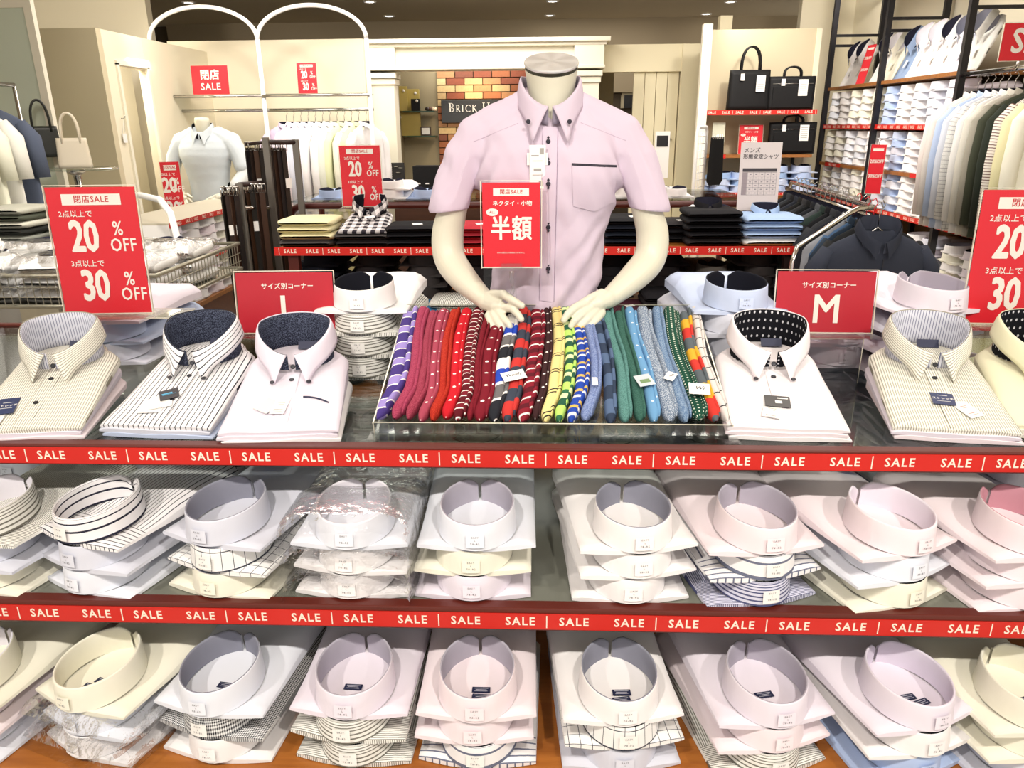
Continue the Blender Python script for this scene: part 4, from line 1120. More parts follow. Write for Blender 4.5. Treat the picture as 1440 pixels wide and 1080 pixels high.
# price tag on the chest
tp = at(756, 205, Y=1.86); t = thing('price_tag', 'long white hanging price tag on the worn lavender shirt', 'tag', (tp.x, 1.853, tp.z))
tg = obj('card', MB().box((0, 0, -.048), (.038, .001, .10)), PAPER, t)
pr = MB()
for z, ww, hh, xx in ((-.012, .010, .014, .010), (-.022, .018, .003, -.006), (-.034, .024, .0015, 0), (-.054, .018, .006, 0), (-.066, .024, .0015, 0), (-.086, .010, .012, .008)): pr.box((xx, -.0009, z), (ww, .0004, hh))
obj('print', pr, plain('#a3a09c', .7), tg)
t = thing('paper_band', 'small white paper tag with black corners behind the long price tag', 'tag', (tp.x, 1.858, tp.z - .03))
obj('card', MB().box((0, 0, 0), (.05, .001, .028)), PAPER, t)


# ================================================================== the shop behind
# small folded shirt for the stacks farther away
def losh():
    mb = body_mesh(6, 4, seed=3)
    ring_mb(mb, n=14, h=.046, tilt=.06); return mb.mesh([LINW, LINW])


LO = losh()
LNV, LDK = fab('plain', '#2b2b3a'), fab('plain', '#3a3536')


def lo_shirt(outer, inner, loc, rz, label, group):
    o = inst('folded_shirt', LO, [fab(*outer), inner], None, loc, (0, 0, rz)); return tag(o, label, 'shirt', group)


def pillow_mesh(W=.27, L=.27, H=.036, seed=0):
    mb = MB()
    def fn(u, v):
        a = 2 * PI * u; c_, s_ = math.cos(a), math.sin(a); e = max(.02, 1 - abs(2 * v - 1) ** 7)
        x = W / 2 * math.copysign(abs(c_) ** .35, c_) * (.9 + .1 * e); y = L * (v - .5)
        z = H / 2 + H / 2 * math.copysign(abs(s_) ** .6, s_) * e ** .4
        return (x + .004 * noise.noise(Vector((y * 12, z * 40, seed))), y, max(0, z + .004 * noise.noise(Vector((x * 10, y * 10, seed + 3)))))
    mb.grid(fn, 20, 10, cu=True, uv=lambda a, b, c: (math.cos(2 * PI * a) * W / 2, b * L)); return mb.mesh([LINW])


PILL = [pillow_mesh(seed=i * 5) for i in range(3)]
LEAF_S = leaf_collar(.062, .055, .045, .018, 0, .03, .045, .022, .02, .008, 24).mesh([LINW, LINW])


def pile(px, py, Y, z0, cols, where, group, kind='folded_garment', cat='clothes', noun='folded garment', rz=0, collar=None, sc=1.0, X=None, tagc=None, pitch=.033):
    X = at(px, py, Y=Y).x if X is None else X
    for i, c in enumerate(cols):
        lv = ['bottom', 'second', 'third', 'fourth', 'fifth', 'sixth', 'seventh'][i] if i < len(cols) - 1 else 'top'
        last = i == len(cols) - 1
        t = thing(kind, '%s %s, %s %s of the %s' % (c[1], noun, lv, 'one' if lv in ('bottom', 'top') else 'from below', where), cat, (X + random.uniform(-.006, .006), Y + .135, z0 + pitch * i * sc), rz + random.uniform(-.04, .04), group)
        b = inst('body', PILL[(i + int(px)) % 3], [fab(*c[0])], t); b.scale = (sc, sc, sc)
        if last and collar:
            c2 = inst('collar', LEAF_S, [fab(*c[0]), LNV], t, (0, .07, .034 * sc))
        if last and tagc: obj('paper_tag', MB().box((0, 0, 0), (.05, .022, .001)), PAPER, t, (.02, -.06, .038 * sc), (.2, 0, .5))


# ------------------------------------------------------------------ second table
T2 = thing('display_table', 'second wooden-topped table with red tapes behind the mannequin', 'table', (-.02, 3.60, 0))
w2 = 2.55
obj('top_shelf', MB().box((0, .40, .985), (w2, .82, .018)), ORANGE, T2, bevel=.002)
tape('sale_tape', w2, T2, .040, .2135, .03, (0, -.012, .985), 0, .027, True)
obj('lower_shelf', MB().box((0, .36, .640), (w2, .92, .018)), ORANGE, T2)
tape('sale_tape', w2, T2, .038, .2135, .06, (0, -.102, .640), 0, .026, True)
obj('base_shelf', MB().box((0, .36, .28), (w2, .92, .03)), ORANGE, T2)
for sx in (-1.2, 1.2):
    for yy in (.05, .75): obj('leg', MB().box((sx, yy, .485), (.05, .04, .97)), DARKBR if sx > 0 else RAIL, T2)
K_ = lambda h, n: (('plain', h), n)
bk, bk2, nv, gy = K_('#1d1c20', 'black'), K_('#2a2628', 'charcoal'), K_('#20242f', 'dark navy'), K_('#4b4747', 'dark grey')
be = K_('#ece4b8', 'beige'); rd = K_('#b5303c', 'red'); bl = K_('#a9c2e6', 'sky blue'); wt = K_('#ecebea', 'white')
ZT = .995
pile(428, 340, 3.63, ZT, [gy, be, be, be], 'beige pile on the second table', 'folded clothes on the second table')
pile(580, 340, 3.63, ZT, [bk, bk, bk], 'black pile beside the plaid shirt', 'folded clothes on the second table', tagc=1)
pile(668, 340, 3.63, ZT, [rd, rd, rd], 'red pile behind the mannequin elbow', 'folded clothes on the second table', tagc=1)
pile(888, 340, 3.63, ZT, [nv, nv, nv, bk], 'navy pile behind the mannequin elbow', 'folded clothes on the second table', tagc=1)
pile(955, 340, 3.75, ZT, [bk, bk, bk2], 'low black pile beside the tall black one', 'folded clothes on the second table', tagc=1)
pile(1006, 340, 3.63, ZT, [bk2, bk, bk, bk, bk], 'tall black pile beside the sky blue one', 'folded clothes on the second table', collar=1)
pile(1087, 340, 3.63, ZT, [wt, bl, bl, bl], 'sky blue pile at the table end', 'folded clothes on the second table', collar=1, sc=1.05)
PLAID = ('check', '#efe9ea', '#2c2830', .045)
for i, u in enumerate((bk2, K_('#c9c3bd', 'pale'))):
    pass
pile(508, 340, 3.63, ZT, [bk2, gy], 'charcoal pair under the plaid shirt', 'folded clothes on the second table')
p = at(508, 335, Y=3.63)
t = disp_shirt(PLAID, LNAVY, 'black and white plaid shirt with a paper tag on the second table', (p.x, 3.64, ZT + .068), R_(1), 9, 'shirts on the second table', SMOKEB, True, 1)
tagcard(t, 'paper_tag', .05, .035, PAPER, (.02, .13, .045), .4)
# dark shirts on its lower shelf
for k, (px, n, c) in enumerate(((448, 5, nv), (525, 5, bk2), (597, 6, gy), (672, 5, bk2), (860, 5, bk), (935, 5, bk2), (1000, 4, K_('#6b6660', 'grey')), (1066, 5, gy))):
    X = at(px, 400, Y=3.86).x
    for i in range(n):
        lo_shirt(c[0], LDK, (X + random.uniform(-.008, .008), 3.80, .651 + .055 * i), R_(random.uniform(-4, 4)), '%s folded shirt, %s from below in the %s stack under the second table top' % (c[1], ORD[i], ORD[k]), 'dark shirts under the second table top')
pile(583, 445, 3.50, .651, [K_('#35617a', 'teal'), K_('#3f7fae', 'blue')], 'blue pile behind the sock tray corner', 'folded clothes on the lower shelf', tagc=1)
pile(642, 445, 3.50, .651, [wt, (STG, 'white ribbed'), (STG, 'white ribbed')], 'white ribbed pile beside the blue one', 'folded clothes on the lower shelf')
pile(715, 445, 3.50, .651, [bk, bk], 'black pair behind the mannequin hand', 'folded clothes on the lower shelf')
pile(880, 445, 3.50, .651, [K_('#4a2430', 'maroon'), K_('#4a2430', 'maroon')], 'maroon pair on the lower shelf', 'folded clothes on the lower shelf', tagc=1)
pile(945, 445, 3.50, .651, [bk, bk, bk2, bk], 'glossy black pile on the lower shelf', 'folded clothes on the lower shelf', tagc=1)
pile(1010, 445, 3.50, .651, [gy, K_('#77726a', 'khaki grey')], 'grey pair on the lower shelf', 'folded clothes on the lower shelf')
for k, px in enumerate((470, 560, 650, 745, 840, 935, 1030, 1100)):
    pile(px, 500, 3.60, .296, [(bk, nv, gy)[k % 3]] * 4, '%s dark pile on the base shelf' % ORD[k], 'folded clothes on the base shelf')

# signs on the second table
a, b = at(483, 290, Y=3.95), at(539, 290, Y=3.95)
sheet('off', b.x - a.x, .30, 'sale_sign', 'red 20% and 30% off sign behind the plaid shirt', 'sign', ((a.x + b.x) / 2, 3.95, a.z), 0, 0)
a, b = at(1036, 297, Y=3.98), at(1092, 297, Y=3.98); W, H = b.x - a.x, .335
ch = thing('chart_sign', 'white size chart sign with dark header row behind the sky blue pile', 'sign', ((a.x + b.x) / 2, 3.98, ZT + .002)); ch.rotation_euler = (R_(-3), 0, R_(-3))
pz = a.z - ZT
sh_ = obj('sheet', MB().box((0, 0, pz + H / 2), (W, .002, H)), plain('#e6dcdc', .5), ch)
mb = MB(); mb.add(text('メンズ', .026, .012, 1.1), TL((-.045, -.0016, pz + H * .88)) @ FRONT); mb.add(text('形態安定シャツ', .0245, .012, 1.05), TL((.0, -.0016, pz + H * .79)) @ FRONT)
mb.box((0, -.0016, pz + H * .60), (W * .84, .0004, .017))
obj('lettering', mb, plain('#3c3840', .5), sh_)
mb = MB(); mb.box((-W * .36, -.0016, pz + H * .40), (W * .12, .0004, H * .33)); obj('row_header', mb, plain('#a79aa0', .5), sh_)
g = MB()
for i in range(6): g.box((-W * .29 + i * W * .142, -.0016, pz + H * .40), (.0012, .0004, H * .34))
for i in range(7): g.box((0, -.0016, pz + H * (.235 + .055 * i)), (W * .84, .0004, .0012))
for i in range(5):
    for j in range(6): g.box((-W * .22 + i * W * .142, -.0018, pz + H * (.262 + .055 * j)), (.009, .0004, .004))
obj('grid_print', g, plain('#8f8790', .6), sh_)['kind'] = 'stuff'
obj('foot', MB().box((0, 0, pz / 2), (.1, .04, pz)).box((0, .0, .002), (W, .08, .004)), ACR, ch)

# ------------------------------------------------------------------ third table with its dark red rail frame
T3 = thing('rail_table', 'third table with dark red rail frame behind the plaid shirt', 'table', (-.12, 4.72, 0))
rl = MB(); rl.tube([(-1.46, 0, 0), (-1.46, 0, 1.02), (-1.43, 0, 1.07), (-1.38, 0, 1.09), (1.30, 0, 1.09), (1.36, 0, 1.06), (1.38, 0, 0)], .022, 8); obj('rail_frame', rl, plain('#4e1a15', .4), T3)
rl = MB(); rl.tube([(-1.46, .7, 0), (-1.46, .7, 1.02), (-1.38, .7, 1.09), (1.30, .7, 1.09), (1.38, .7, 1.03), (1.38, .7, 0)], .022, 8); obj('rail_frame', rl, plain('#4e1a15', .4), T3)
obj('glass_shelf', MB().box((-.04, .35, 1.115), (2.8, .72, .01)), GLASS, T3)
obj('lower_shelf', MB().box((-.04, .35, .80), (2.75, .68, .02)), ORANGE, T3)
for k, (px, n, c) in enumerate(((468, 1, PBL), (552, 2, W_), (600, 1, PBL), (880, 2, W_), (915, 2, W_), (948, 1, W_), (984, 2, W_))):
    X = at(px, 280, Y=4.85).x
    for i in range(n): lo_shirt(c if i or c != W_ else W_, LNV, (X, 4.76 if px != 984 else 4.30, (1.121 if px != 984 else .996) + .055 * i), R_(random.uniform(-8, 8)), '%s folded shirt, %s from below in the %s stack on the third table' % (NM[c], ORD[i], ORD[k]), 'shirts on the third table')
for k, px in enumerate((430, 475, 520, 565)):
    pile(px, 320, 4.80, .811, [wt, K_('#c8cbe0', 'pale lilac'), wt, wt][:3 + k % 2], '%s light pile under the rail' % ORD[k], 'light piles below the red rail frame')

# ------------------------------------------------------------------ shelving bays along the side wall
ZS = [1.84, 1.53, 1.22, .935, .61]
BY = [(6.10, 7.20, 'far'), (4.95, 6.10, 'middle'), (3.80, 4.95, 'near')]
XF = 2.50
LWOOD = wood('#6e4020', '#b5783c', 4.0)
for bi, (y0, y1, nm) in enumerate(BY):
    t = thing('shelving_bay', '%s black-framed wooden shelving bay on the cream side wall' % nm, 'shelving', (XF, (y0 + y1) / 2, 0), 0, 'shelving bays along the side wall')
    L = y1 - y0
    for zz in ZS:
        if nm == 'near' and zz in (1.84, 1.53, 1.22): continue
        obj('shelf', MB().box((.20, 0, zz - .012), (.40, L - .03, .024)), LWOOD, t)
        if zz in (1.53, .935): tape('sale_tape', L - .03, t, .034, .2135, 0, (-.002, 0, zz - .012), -PI / 2, .026)
        elif zz == 1.22: tape('sale_tape', .35, t, .030, .2135, 0, (-.002, (-.3 if nm == 'middle' else .2), zz - .012), -PI / 2, .026)
    for yy in ([L / 2] if bi == 0 else []) + [-L / 2]:
        for xx in (.0, .40): obj('upright', MB().box((xx, yy, 1.37), (.04, .035, 2.74)), POST, t)
        for zz in (2.18, 2.26, 2.6): obj('rung', MB().box((.2, yy, zz), (.38, .025, .02)), POST, t)
    obj('back_panel', MB().box((.425, 0, .95), (.02, L, 1.8)), plain('#5b4a33', .8), t)
    obj('base_cabinet', MB().box((.22, 0, .27), (.40, L - .04, .54)), plain('#b6ab62', .6), t)
PAL = [[W_, W_, ICE, W_, ICE], [W_, ICE, W_, CRM, W_], [ICE, W_, W_, W_, W_]]
FARV = []
def wall_stack(nm, sh, y, n, cols, idx, z0):
    if nm == 'far':
        for i in range(n): FARV.append((cols[i % len(cols)], Matrix.Translation((XF + .012 + random.uniform(-.004, .008), y + random.uniform(-.006, .006), z0 + .002 + .052 * i)) @ Matrix.Rotation(-PI / 2 + R_(random.uniform(-5, 5)), 4, 'Z')))
        return
    for i in range(n):
        c = cols[i % len(cols)]
        lo_shirt(c, random.choice([LNV, LNV, LGREY, LINW]), (XF + .012 + random.uniform(-.004, .008), y + random.uniform(-.006, .006), z0 + .002 + .052 * i), -PI / 2 + R_(random.uniform(-5, 5)),
                 '%s folded shirt, %s from below, %s stack of the %s bay, %s shelf' % (NM[c], ORD[i], ORD[idx], nm, sh), 'folded shirts in the %s bay' % nm)
shn = {1.53: 'second', 1.22: 'third', .935: 'fourth', .61: 'fifth'}
for zz in (1.53, 1.22, .935):
    for k in range(5):
        cols = [[W_, ICE], [W_], [W_, CRM, W_], [W_, CRM], [ICE, W_]][(k + int(zz * 10)) % 5]
        if zz == 1.53 and k == 4: cols = [CRM]
        if zz == .935 and k == 0: cols = [('plain', '#cdb79b'), W_, LAV] if False else [CRM, LAV, W_]
        wall_stack('far', shn[zz], 7.08 - .218 * k, (5, 5, 5)[(k + 1) % 3], cols, k, zz)
    for k in range(5):
        cols = {1.53: [[PBL, BLU], [W_], [W_, ICE], [ICE, GBL], [LAV, W_]], 1.22: [[ICE, W_], [PBL, BLU, GBL], [W_], [LAV, PNK], [ICE, GBL]], .935: [[ICE, GBL], [PBL, ICE], [W_, W_], [W_, ICE], [W_, CRM]]}[zz][k]
        wall_stack('middle', shn[zz], 5.98 - .222 * k, 5, cols, k, zz)
for k in (3, 4): wall_stack('middle', 'fifth', 5.98 - .222 * k, 4, [[W_, GBL], [ICE], [GBL, W_], [CRM, W_], [LAV, GBL]][k], k, .61)
for k in range(3): wall_stack('near', 'fifth', 4.80 - .245 * k, 4, [[CRM, W_], [W_, LAV], [ICE, W_], [W_], [LAV]][k], k, .61)
gg = [K_('#8a8a8c', 'grey'), K_('#bfae9e', 'taupe'), K_('#70757c', 'slate')]
for k in range(3):
    pile(1350, 300, 4.6 - .33 * k, .937, [gg[(k + j) % 3] for j in range(3)], '%s grey pile below the hanging shirts' % ORD[k], 'folded clothes below the hanging shirts', X=2.70, rz=-PI / 2)
fm = MB(); fmats = []
for c, M in FARV:
    for m2 in (fab(*c), LNV):
        if m2 not in fmats: fmats.append(m2)
    b = len(fm.v); ul_ = LO.uv_layers[0].data
    for v in LO.vertices: fm.v.append(tuple(M @ v.co))
    for p in LO.polygons: fm.face([b + i for i in p.vertices], [tuple(ul_[l].uv) for l in p.loop_indices], fmats.index(fab(*c) if p.material_index == 0 else LNV), True)
fo_ = tag(obj('folded_shirts', fm, fmats), 'small pale folded shirts filling the stacks of the far bay', 'shirts', None, 'stuff')
# shirts leaning on the top shelf
lean = [('far', 7.05, W_, LNV, 'white'), ('far', 6.86, W_, LNV, 'plain white'), ('far', 6.42, W_, LNV, 'tall white'), ('far', 6.24, CRM, LINW, 'cream'),
        ('middle', 5.98, ('plain', '#8ea3c4'), LNV, 'steel blue'), ('middle', 5.80, W_, LINW, 'small white'), ('middle', 5.62, W_, LINW, 'pale white'), ('middle', 5.44, W_, LNV, 'bright white dark-collared'), ('middle', 5.26, GBL, LGREY, 'grey blue'), ('middle', 5.08, STG, LGREY, 'patterned grey')]
for k, (nm, y, c, inn, cn) in enumerate(lean):
    t = thing('leaning_shirt', '%s shirt propped upright on the top shelf, %s in the %s bay' % (cn, ORD[k if k < 4 else k - 4], nm), 'shirt', (XF + .09, y, 1.842), -PI / 2, 'shirts propped on the top shelf', R_(64))
    inst('body', DB[k % 2], [fab(*c)], t); inst('collar', DCOL, [fab(*c), inn], t, (0, .262, .030), (R_(-20), 0, 0))
    tagcard(t, 'price_tag', .03, .05, PAPER, (.02, .10, .035), .1)
t = sheet('strip', .10, .30, 'sale_sign', 'narrow red sale strip between the propped white shirts', 'sign', (XF + .05, 6.62, 1.845), R_(-75), R_(-14), False, False)
t = sheet('strip', .10, .34, 'sale_sign', 'narrow red sale strip hanging before the middle bay', 'sign', (XF - .10, 5.72, 1.06), R_(-30), 0, True, False)
obj('hanging_arm', MB().tube([(0, 0, .34), (0, 0, .37), (.06, .1, .39)], .004, 6), CHROME, t)

# ------------------------------------------------------------------ hanging garments
def garment_mesh(W=.40, Hh=.74, th=.030, sleeve=.60, seed=0):
    mb = MB()
    def fn(u, v):
        a = 2 * PI * u; z = -Hh * v
        hw = .055 + (W / 2 - .055) * sstep(0, .12, v) ** .7 * 1.0
        z = -Hh * v if v > .12 else -.09 * (v / .12)
        if v > .12: z = -.09 - (Hh - .09) * (v - .12) / .88
        t_ = th * (.5 + .5 * sstep(0, .15, v)) * (1 + .5 * sstep(.4, 1, v))
        c_, s_ = math.cos(a), math.sin(a)
        f = .007 * noise.noise(Vector((c_ * 4.5, seed, z * 2))) * sstep(.1, .5, v) * 2
        return (hw * math.copysign(abs(c_) ** .8, c_), t_ * s_ + f, z)
    b, wu = mb.grid(fn, 28, 16, cu=True, uv=lambda a, b_, c: (math.cos(2 * PI * a) * W / 2, b_ * Hh)); mb.face([b + 16 * wu + k for k in range(28)])
    for sg in (-1, 1):
        if sleeve: mb.tube([(sg * (W / 2 - .04), 0, -.075), (sg * (W / 2 + .005), 0, -.15), (sg * (W / 2 + .02), -.004, -.35), (sg * (W / 2 + .012), -.008, -.075 - sleeve)], [.03, .042, .038, .034], 10)
    return mb


GM = [garment_mesh(seed=i).mesh([LINW]) for i in range(2)]; GMS = garment_mesh(.38, .60, .028, .26, 4).mesh([LINW])
hk = MB(); hk.tube([(0, 0, .0), (0, 0, .055), (.012, 0, .075), (.0, 0, .095), (-.014, 0, .085)], .0022, 5); hk.tube([(-.15, 0, -.115), (0, 0, .0), (.15, 0, -.115)], .004, 6)
HK = hk.mesh([CHROME])


def hung(c, label, loc, rz, group, me=None, inner=None, cat='shirt', name='hanging_shirt', collar=True, hanger=CHROME):
    t = thing(name, label, cat, loc, rz, group)
    inst('body', me or GM[0], [fab(*c)], t, (0, 0, -.095))
    if collar: inst('collar', LEAF_S, [fab(*c), inner or LNV], t, (0, 0, -.118))
    inst('hanger', HK, [hanger], t, (0, 0, -.085))
    return t


t = thing('hanging_rail', 'chrome hanging rail across the near shelving bay', 'rail', (2.50, 4.35, 1.815))
obj('rail', MB().tube([(0, -.60, 0), (0, .58, 0)], .014, 10), CHROME, t)
for yy in (-.55, .55): obj('bracket', MB().tube([(0, yy, 0), (.14, yy, 0)], .009, 8), CHROME, t)
cols = [(('plain', '#d8cecb'), 'pale pink'), (('plain', '#cfc9c4'), 'off white'), (('plain', '#a9b9d6'), 'light blue'), (('plain', '#c5cad6'), 'icy grey'), (('grid', '#d4d4d2', '#4a4d58', 0.022, 0.0016), 'windowpane-check'), (('plain', '#d9d8d6'), 'soft white'), (('plain', '#c9c6bc'), 'stone grey'), (('plain', '#9a968a'), 'dark stone'), (('plain', '#3f4336'), 'dark olive'), (('plain', '#2d332b'), 'black green'), (('stripe', '#e9e3da', '#6d4a44', .014, .004, 0), 'brown-striped'), (('plain', '#e6e0b4'), 'pale yellow'), (CRM, 'cream')]
for k, (c, nm) in enumerate(cols):
    hung(c, '%s shirt hanging on the near bay rail' % nm, (2.50, 4.74 - .072 * k, 1.79), R_(-14 + random.uniform(-5, 5)), 'shirts on the near bay rail', GM[k % 2], cat='shirt')
a = at(1416, 84, X=2.2)
t = sheet('sale', .37, .165, 'sale_sign', 'red sale board clamped on the hanging rail at the frame edge', 'sign', (a.x + .185, 4.02, a.z), R_(-4), 0, True, False)
obj('clamp', MB().tube([(-.09, 0, 0), (-.09, .02, -.04)], .008, 6), CHROME, t)

# rack of dark shirts before the shelves
RK = thing('clothes_rack', 'chrome floor rack full of dark shirts before the side shelves', 'rack', (1.38, 3.1, 0))
mb = MB(); mb.tube([(-.36, 0, 0), (-.36, 0, 1.02), (-.34, .02, 1.07), (-.12, .12, 1.19), (-.06, .16, 1.21), (.02, .2, 1.21), (.14, 1.7, 1.21), (.14, 1.75, 1.15), (.14, 1.75, 0)], .012, 8); obj('frame', mb, CHROME, RK)
obj('rail', MB().tube([(.01, .05, 1.17), (.12, 1.72, 1.17)], .011, 8), CHROME, RK)
obj('foot', MB().tube([(-.6, 0, .02), (.2, 0, .02)], .014, 8), CHROME, RK); obj('foot', MB().tube([(-.2, 1.75, .02), (.4, 1.75, .02)], .014, 8), CHROME, RK)
obj('wooden_bar', MB().box((-.02, 1.55, 1.12), (.34, .03, .05)), ORANGE, RK)
t = hung(('plain', '#343844'), 'slate shirt facing the aisle with a small white bird emblem', (1.315, 3.04, 1.245), R_(2), 'dark shirts on the floor rack', garment_mesh(.44, .78, .05, .62, 2).mesh([LINW]), fab('plain', '#3d424f'))
t.children[1].data = leaf_collar(.078, .066, .052, -.012, -.02, .045, .062, .018, .02, .012, 40, -.06).mesh([LINW, LINW]); setmat(t.children[1], [fab('plain', '#343844'), fab('plain', '#4a4f5e')]); t.children[1].location = (0, -.01, -.105); t.children[1].rotation_euler = (R_(14), 0, 0)
mb = MB(); mb.prism([(-.006, .004), (0, .002), (.002, .010), (.005, .0), (.008, -.006), (0, -.003)], -.0005, .0005); obj('emblem', mb, WHITE, t, (.09, -.058, -.36))
mb = MB(); mb.box((0, 0, 0), (.004, .002, .60)); obj('placket_edge', mb, plain('#252833', .7), t, (.016, -.055, -.50))
x, dcol = 0, ['#1e1f22', '#2b2c2e', '#24303f', '#3f5878', '#8f9299', '#24252c', '#35363a', '#1b1b1e', '#2e3a36', '#55575c', '#22242a', '#191a1c', '#38393c', '#222', '#2c2f38', '#1f1f22', '#3a3d42', '#26282d']
dnm = ['black', 'soot', 'navy', 'denim blue', 'light grey', 'ink', 'graphite', 'jet black', 'dark green', 'mid grey', 'midnight', 'coal', 'charcoal', 'pitch', 'dark slate', 'raven', 'iron grey', 'dusk grey']
for k in range(18):
    c = dcol[k] if len(dcol[k]) == 7 else '#222222'
    hung(('plain', c), '%s shirt on the floor rack, %s behind the slate one' % (dnm[k], ORD[k] if k < 12 else 'far'), (1.385 + .0055 * k + (-.02 if k < 3 else 0), 3.14 + .085 * k, 1.245), R_(12 + random.uniform(-6, 6)), 'dark shirts on the floor rack', GM[k % 2], hanger=RED if k in (1, 2, 4) else CHROME)

# ------------------------------------------------------------------ bag shelves in the recess
struct('wall_recess', MB().box((1.74, 6.66, 1.13), (.86, .05, 2.26)), BEIGE, 'beige wall behind the bag shelves')
struct('wall_recess_side', MB().box((2.19, 6.74, 1.13), (.04, .22, 2.26)), WALLC, 'cream end of the bag wall')
BS = thing('bag_shelving', 'wall shelves with red tape holding the black bags', 'shelving', (1.70, 6.33, 0))
for zz, m2 in ((1.645, 1), (1.315, 0), (1.015, 1)):
    obj('shelf', MB().box((0, .15, zz - .012), (.88, .30, .022)), LWOOD, BS)
    if m2: tape('sale_tape', .88, BS, .036, .2135, 0, (0, -.002, zz - .012), 0, .027)
    else: tape('sale_tape', .12, BS, .03, .2135, 0, (-.3, -.002, zz - .012), 0, .024)
    for sx in (-.38, .38): obj('bracket', MB().box((sx, .28, zz - .05), (.02, .03, .07)), BLACK, BS)


def bagshape(w_, h_, d_, taper=0.02, r=.02):
    mb = MB(); 
    def fn(u, v):
        a = 2 * PI * u; c_, s_ = math.cos(a), math.sin(a); x = (w_ / 2 - taper * v) * math.copysign(abs(c_) ** .25, c_); y = d_ / 2 * (1 - .35 * v) * math.copysign(abs(s_) ** .4, s_)
        return (x, y, h_ * v)
    b, wu = mb.grid(fn, 28, 8, cu=True); mb.face([b + k for k in range(27, -1, -1)]); mb.face([b + 8 * wu + k for k in range(28)]); return mb


def bag(name, label, loc, rz, w_, h_, hh, hw, m, tags=True, d=.09, kind='tote', trimm=None):
    t = thing(name, label, 'bag', loc, rz)
    obj('body', bagshape(w_, h_, d, -.004 if kind == 'case' else .01), m, t)
    for sy in (-.02, .02):
        mb = MB(); mb.tube([(hw * math.cos(PI - PI * i / 12) * (1 if kind == 'tote' else 1.1), sy, h_ - .03 + (hh + .03) * math.sin(PI * i / 12) ** (.6 if kind == 'tote' else .4)) for i in range(13)], .007, 6); obj('handle', mb, trimm or m, t)
    if kind == 'case': obj('pocket_panel', MB().box((0, -d / 2 - .002, h_ * .38), (w_ * .86, .008, h_ * .62)), m, t, bevel=.003)
    if kind == 'case': obj('zip', MB().tube([(-w_ / 2 + .02, -d / 2 * .8, h_ * .78), (w_ / 2 - .02, -d / 2 * .8, h_ * .78)], .002, 5), CHROME, t)
    if tags:
        obj('price_tag', MB().box((w_ * .22, -d / 2 - .008, h_ * .66), (.07, .001, .12)), PAPER, t); obj('price_tag', MB().box((-w_ * .22, -d / 2 - .008, h_ * .82), (.03, .001, .05)), PAPER, t)
        mb = MB()
        for i in range(6): mb.box((w_ * .22, -d / 2 - .009, h_ * .66 + .04 - .015 * i), (.05, .0004, .003))
        obj('tag_print', mb, plain('#8a8a8a', .6), t)
    return t


BK = plain('#08080b', .6, 0, 0, 20, .3)
p = at(1052, 152, Y=6.42); bag('tote_bag', 'tall black tote bag with long handles on the top bag shelf', (p.x, 6.45, 1.648), R_(4), .335, .30, .17, .075, BK)
p = at(1111, 152, Y=6.42); bag('briefcase', 'black briefcase with short handles on the top bag shelf', (p.x, 6.44, 1.648), R_(-3), .35, .25, .07, .06, BK, kind='case')
p = at(1112, 216, Y=6.42); bag('briefcase', 'wide black briefcase on the middle bag shelf', (p.x, 6.44, 1.318), R_(-3), .36, .24, .05, .07, BK, kind='case')
p = at(1055, 216, Y=6.4); sheet('half', .185, .22, 'sale_sign', 'red half price sign on the middle bag shelf', 'sign', (p.x, 6.42, 1.320), 0, R_(-5), True, False)
p = at(1008, 210, Y=6.3); t = thing('price_card', 'pale green-edged price card beside the hanging ties', 'card', (p.x + .03, 6.42, 1.320)); obj('card', MB().box((0, 0, .12), (.10, .002, .24)), plain('#e2e3cf', .5), t); obj('print', MB().box((.01, -.0015, .06), (.05, .0005, .02)), plain('#6ea37a', .5), t)
for k, px in enumerate((1012, 1040, 1066, 1092, 1124)):
    X = at(px, 265, Y=6.45).x
    for i in range(3 + (k > 2)): lo_shirt((PBL, BLU, ('plain', '#9db8e0'))[(i + k) % 3], LNV, (X, 6.37, 1.018 + .05 * i), R_(random.uniform(-5, 5)), '%s blue shirt from below in the %s stack under the briefcase shelf' % (ORD[i].capitalize(), ORD[k]), 'blue shirts on the lowest bag shelf')
struct('pillar_3', MB().box((1.235, 6.28, 1.13), (.07, .06, 2.26)), TRIM, 'white post beside the bag wall')
GP = thing('grid_panel', 'white wire grid panel standing below the white post', 'rack', (1.115, 5.62, .0))
Rg = Matrix.Rotation(R_(60), 3, 'Z')
mb = MB(); mb.tube([Rg @ Vector((-.09, 0, 0)), Rg @ Vector((-.09, 0, 1.5)), Rg @ Vector((-.07, 0, 1.53)), Rg @ Vector((.09, 0, 1.53)), Rg @ Vector((.11, 0, 1.5)), Rg @ Vector((.11, 0, 0))], .012, 6); obj('frame', mb, WHITE, GP)
for i in range(5): obj('vertical_wire', MB().tube([Rg @ Vector((-.06 + .034 * i, 0, .9)), Rg @ Vector((-.06 + .034 * i, 0, 1.5))], .0025, 5), WHITE, GP)
for i in range(12): obj('cross_wire', MB().tube([Rg @ Vector((-.09, 0, .92 + .05 * i)), Rg @ Vector((.11, 0, .92 + .05 * i))], .0025, 5), WHITE, GP)
for k in range(6):
    t = thing('necktie', 'plain black necktie, %s on the grid panel hooks' % ORD[k], 'tie', (1.20 + .018 * k, 5.64 + .02 * k, 1.46), R_(10), 'black ties on the grid panel')
    mb = MB(); mb.prism([(-.012, 0), (.012, 0), (.024, -.30), (0, -.34), (-.024, -.30)], -.003, .003); obj('blade', mb, BK, t); obj('hook', MB().tube([(0, 0, .02), (0, 0, 0), (0, -.01, -.01)], .003, 5), CHROME, t)

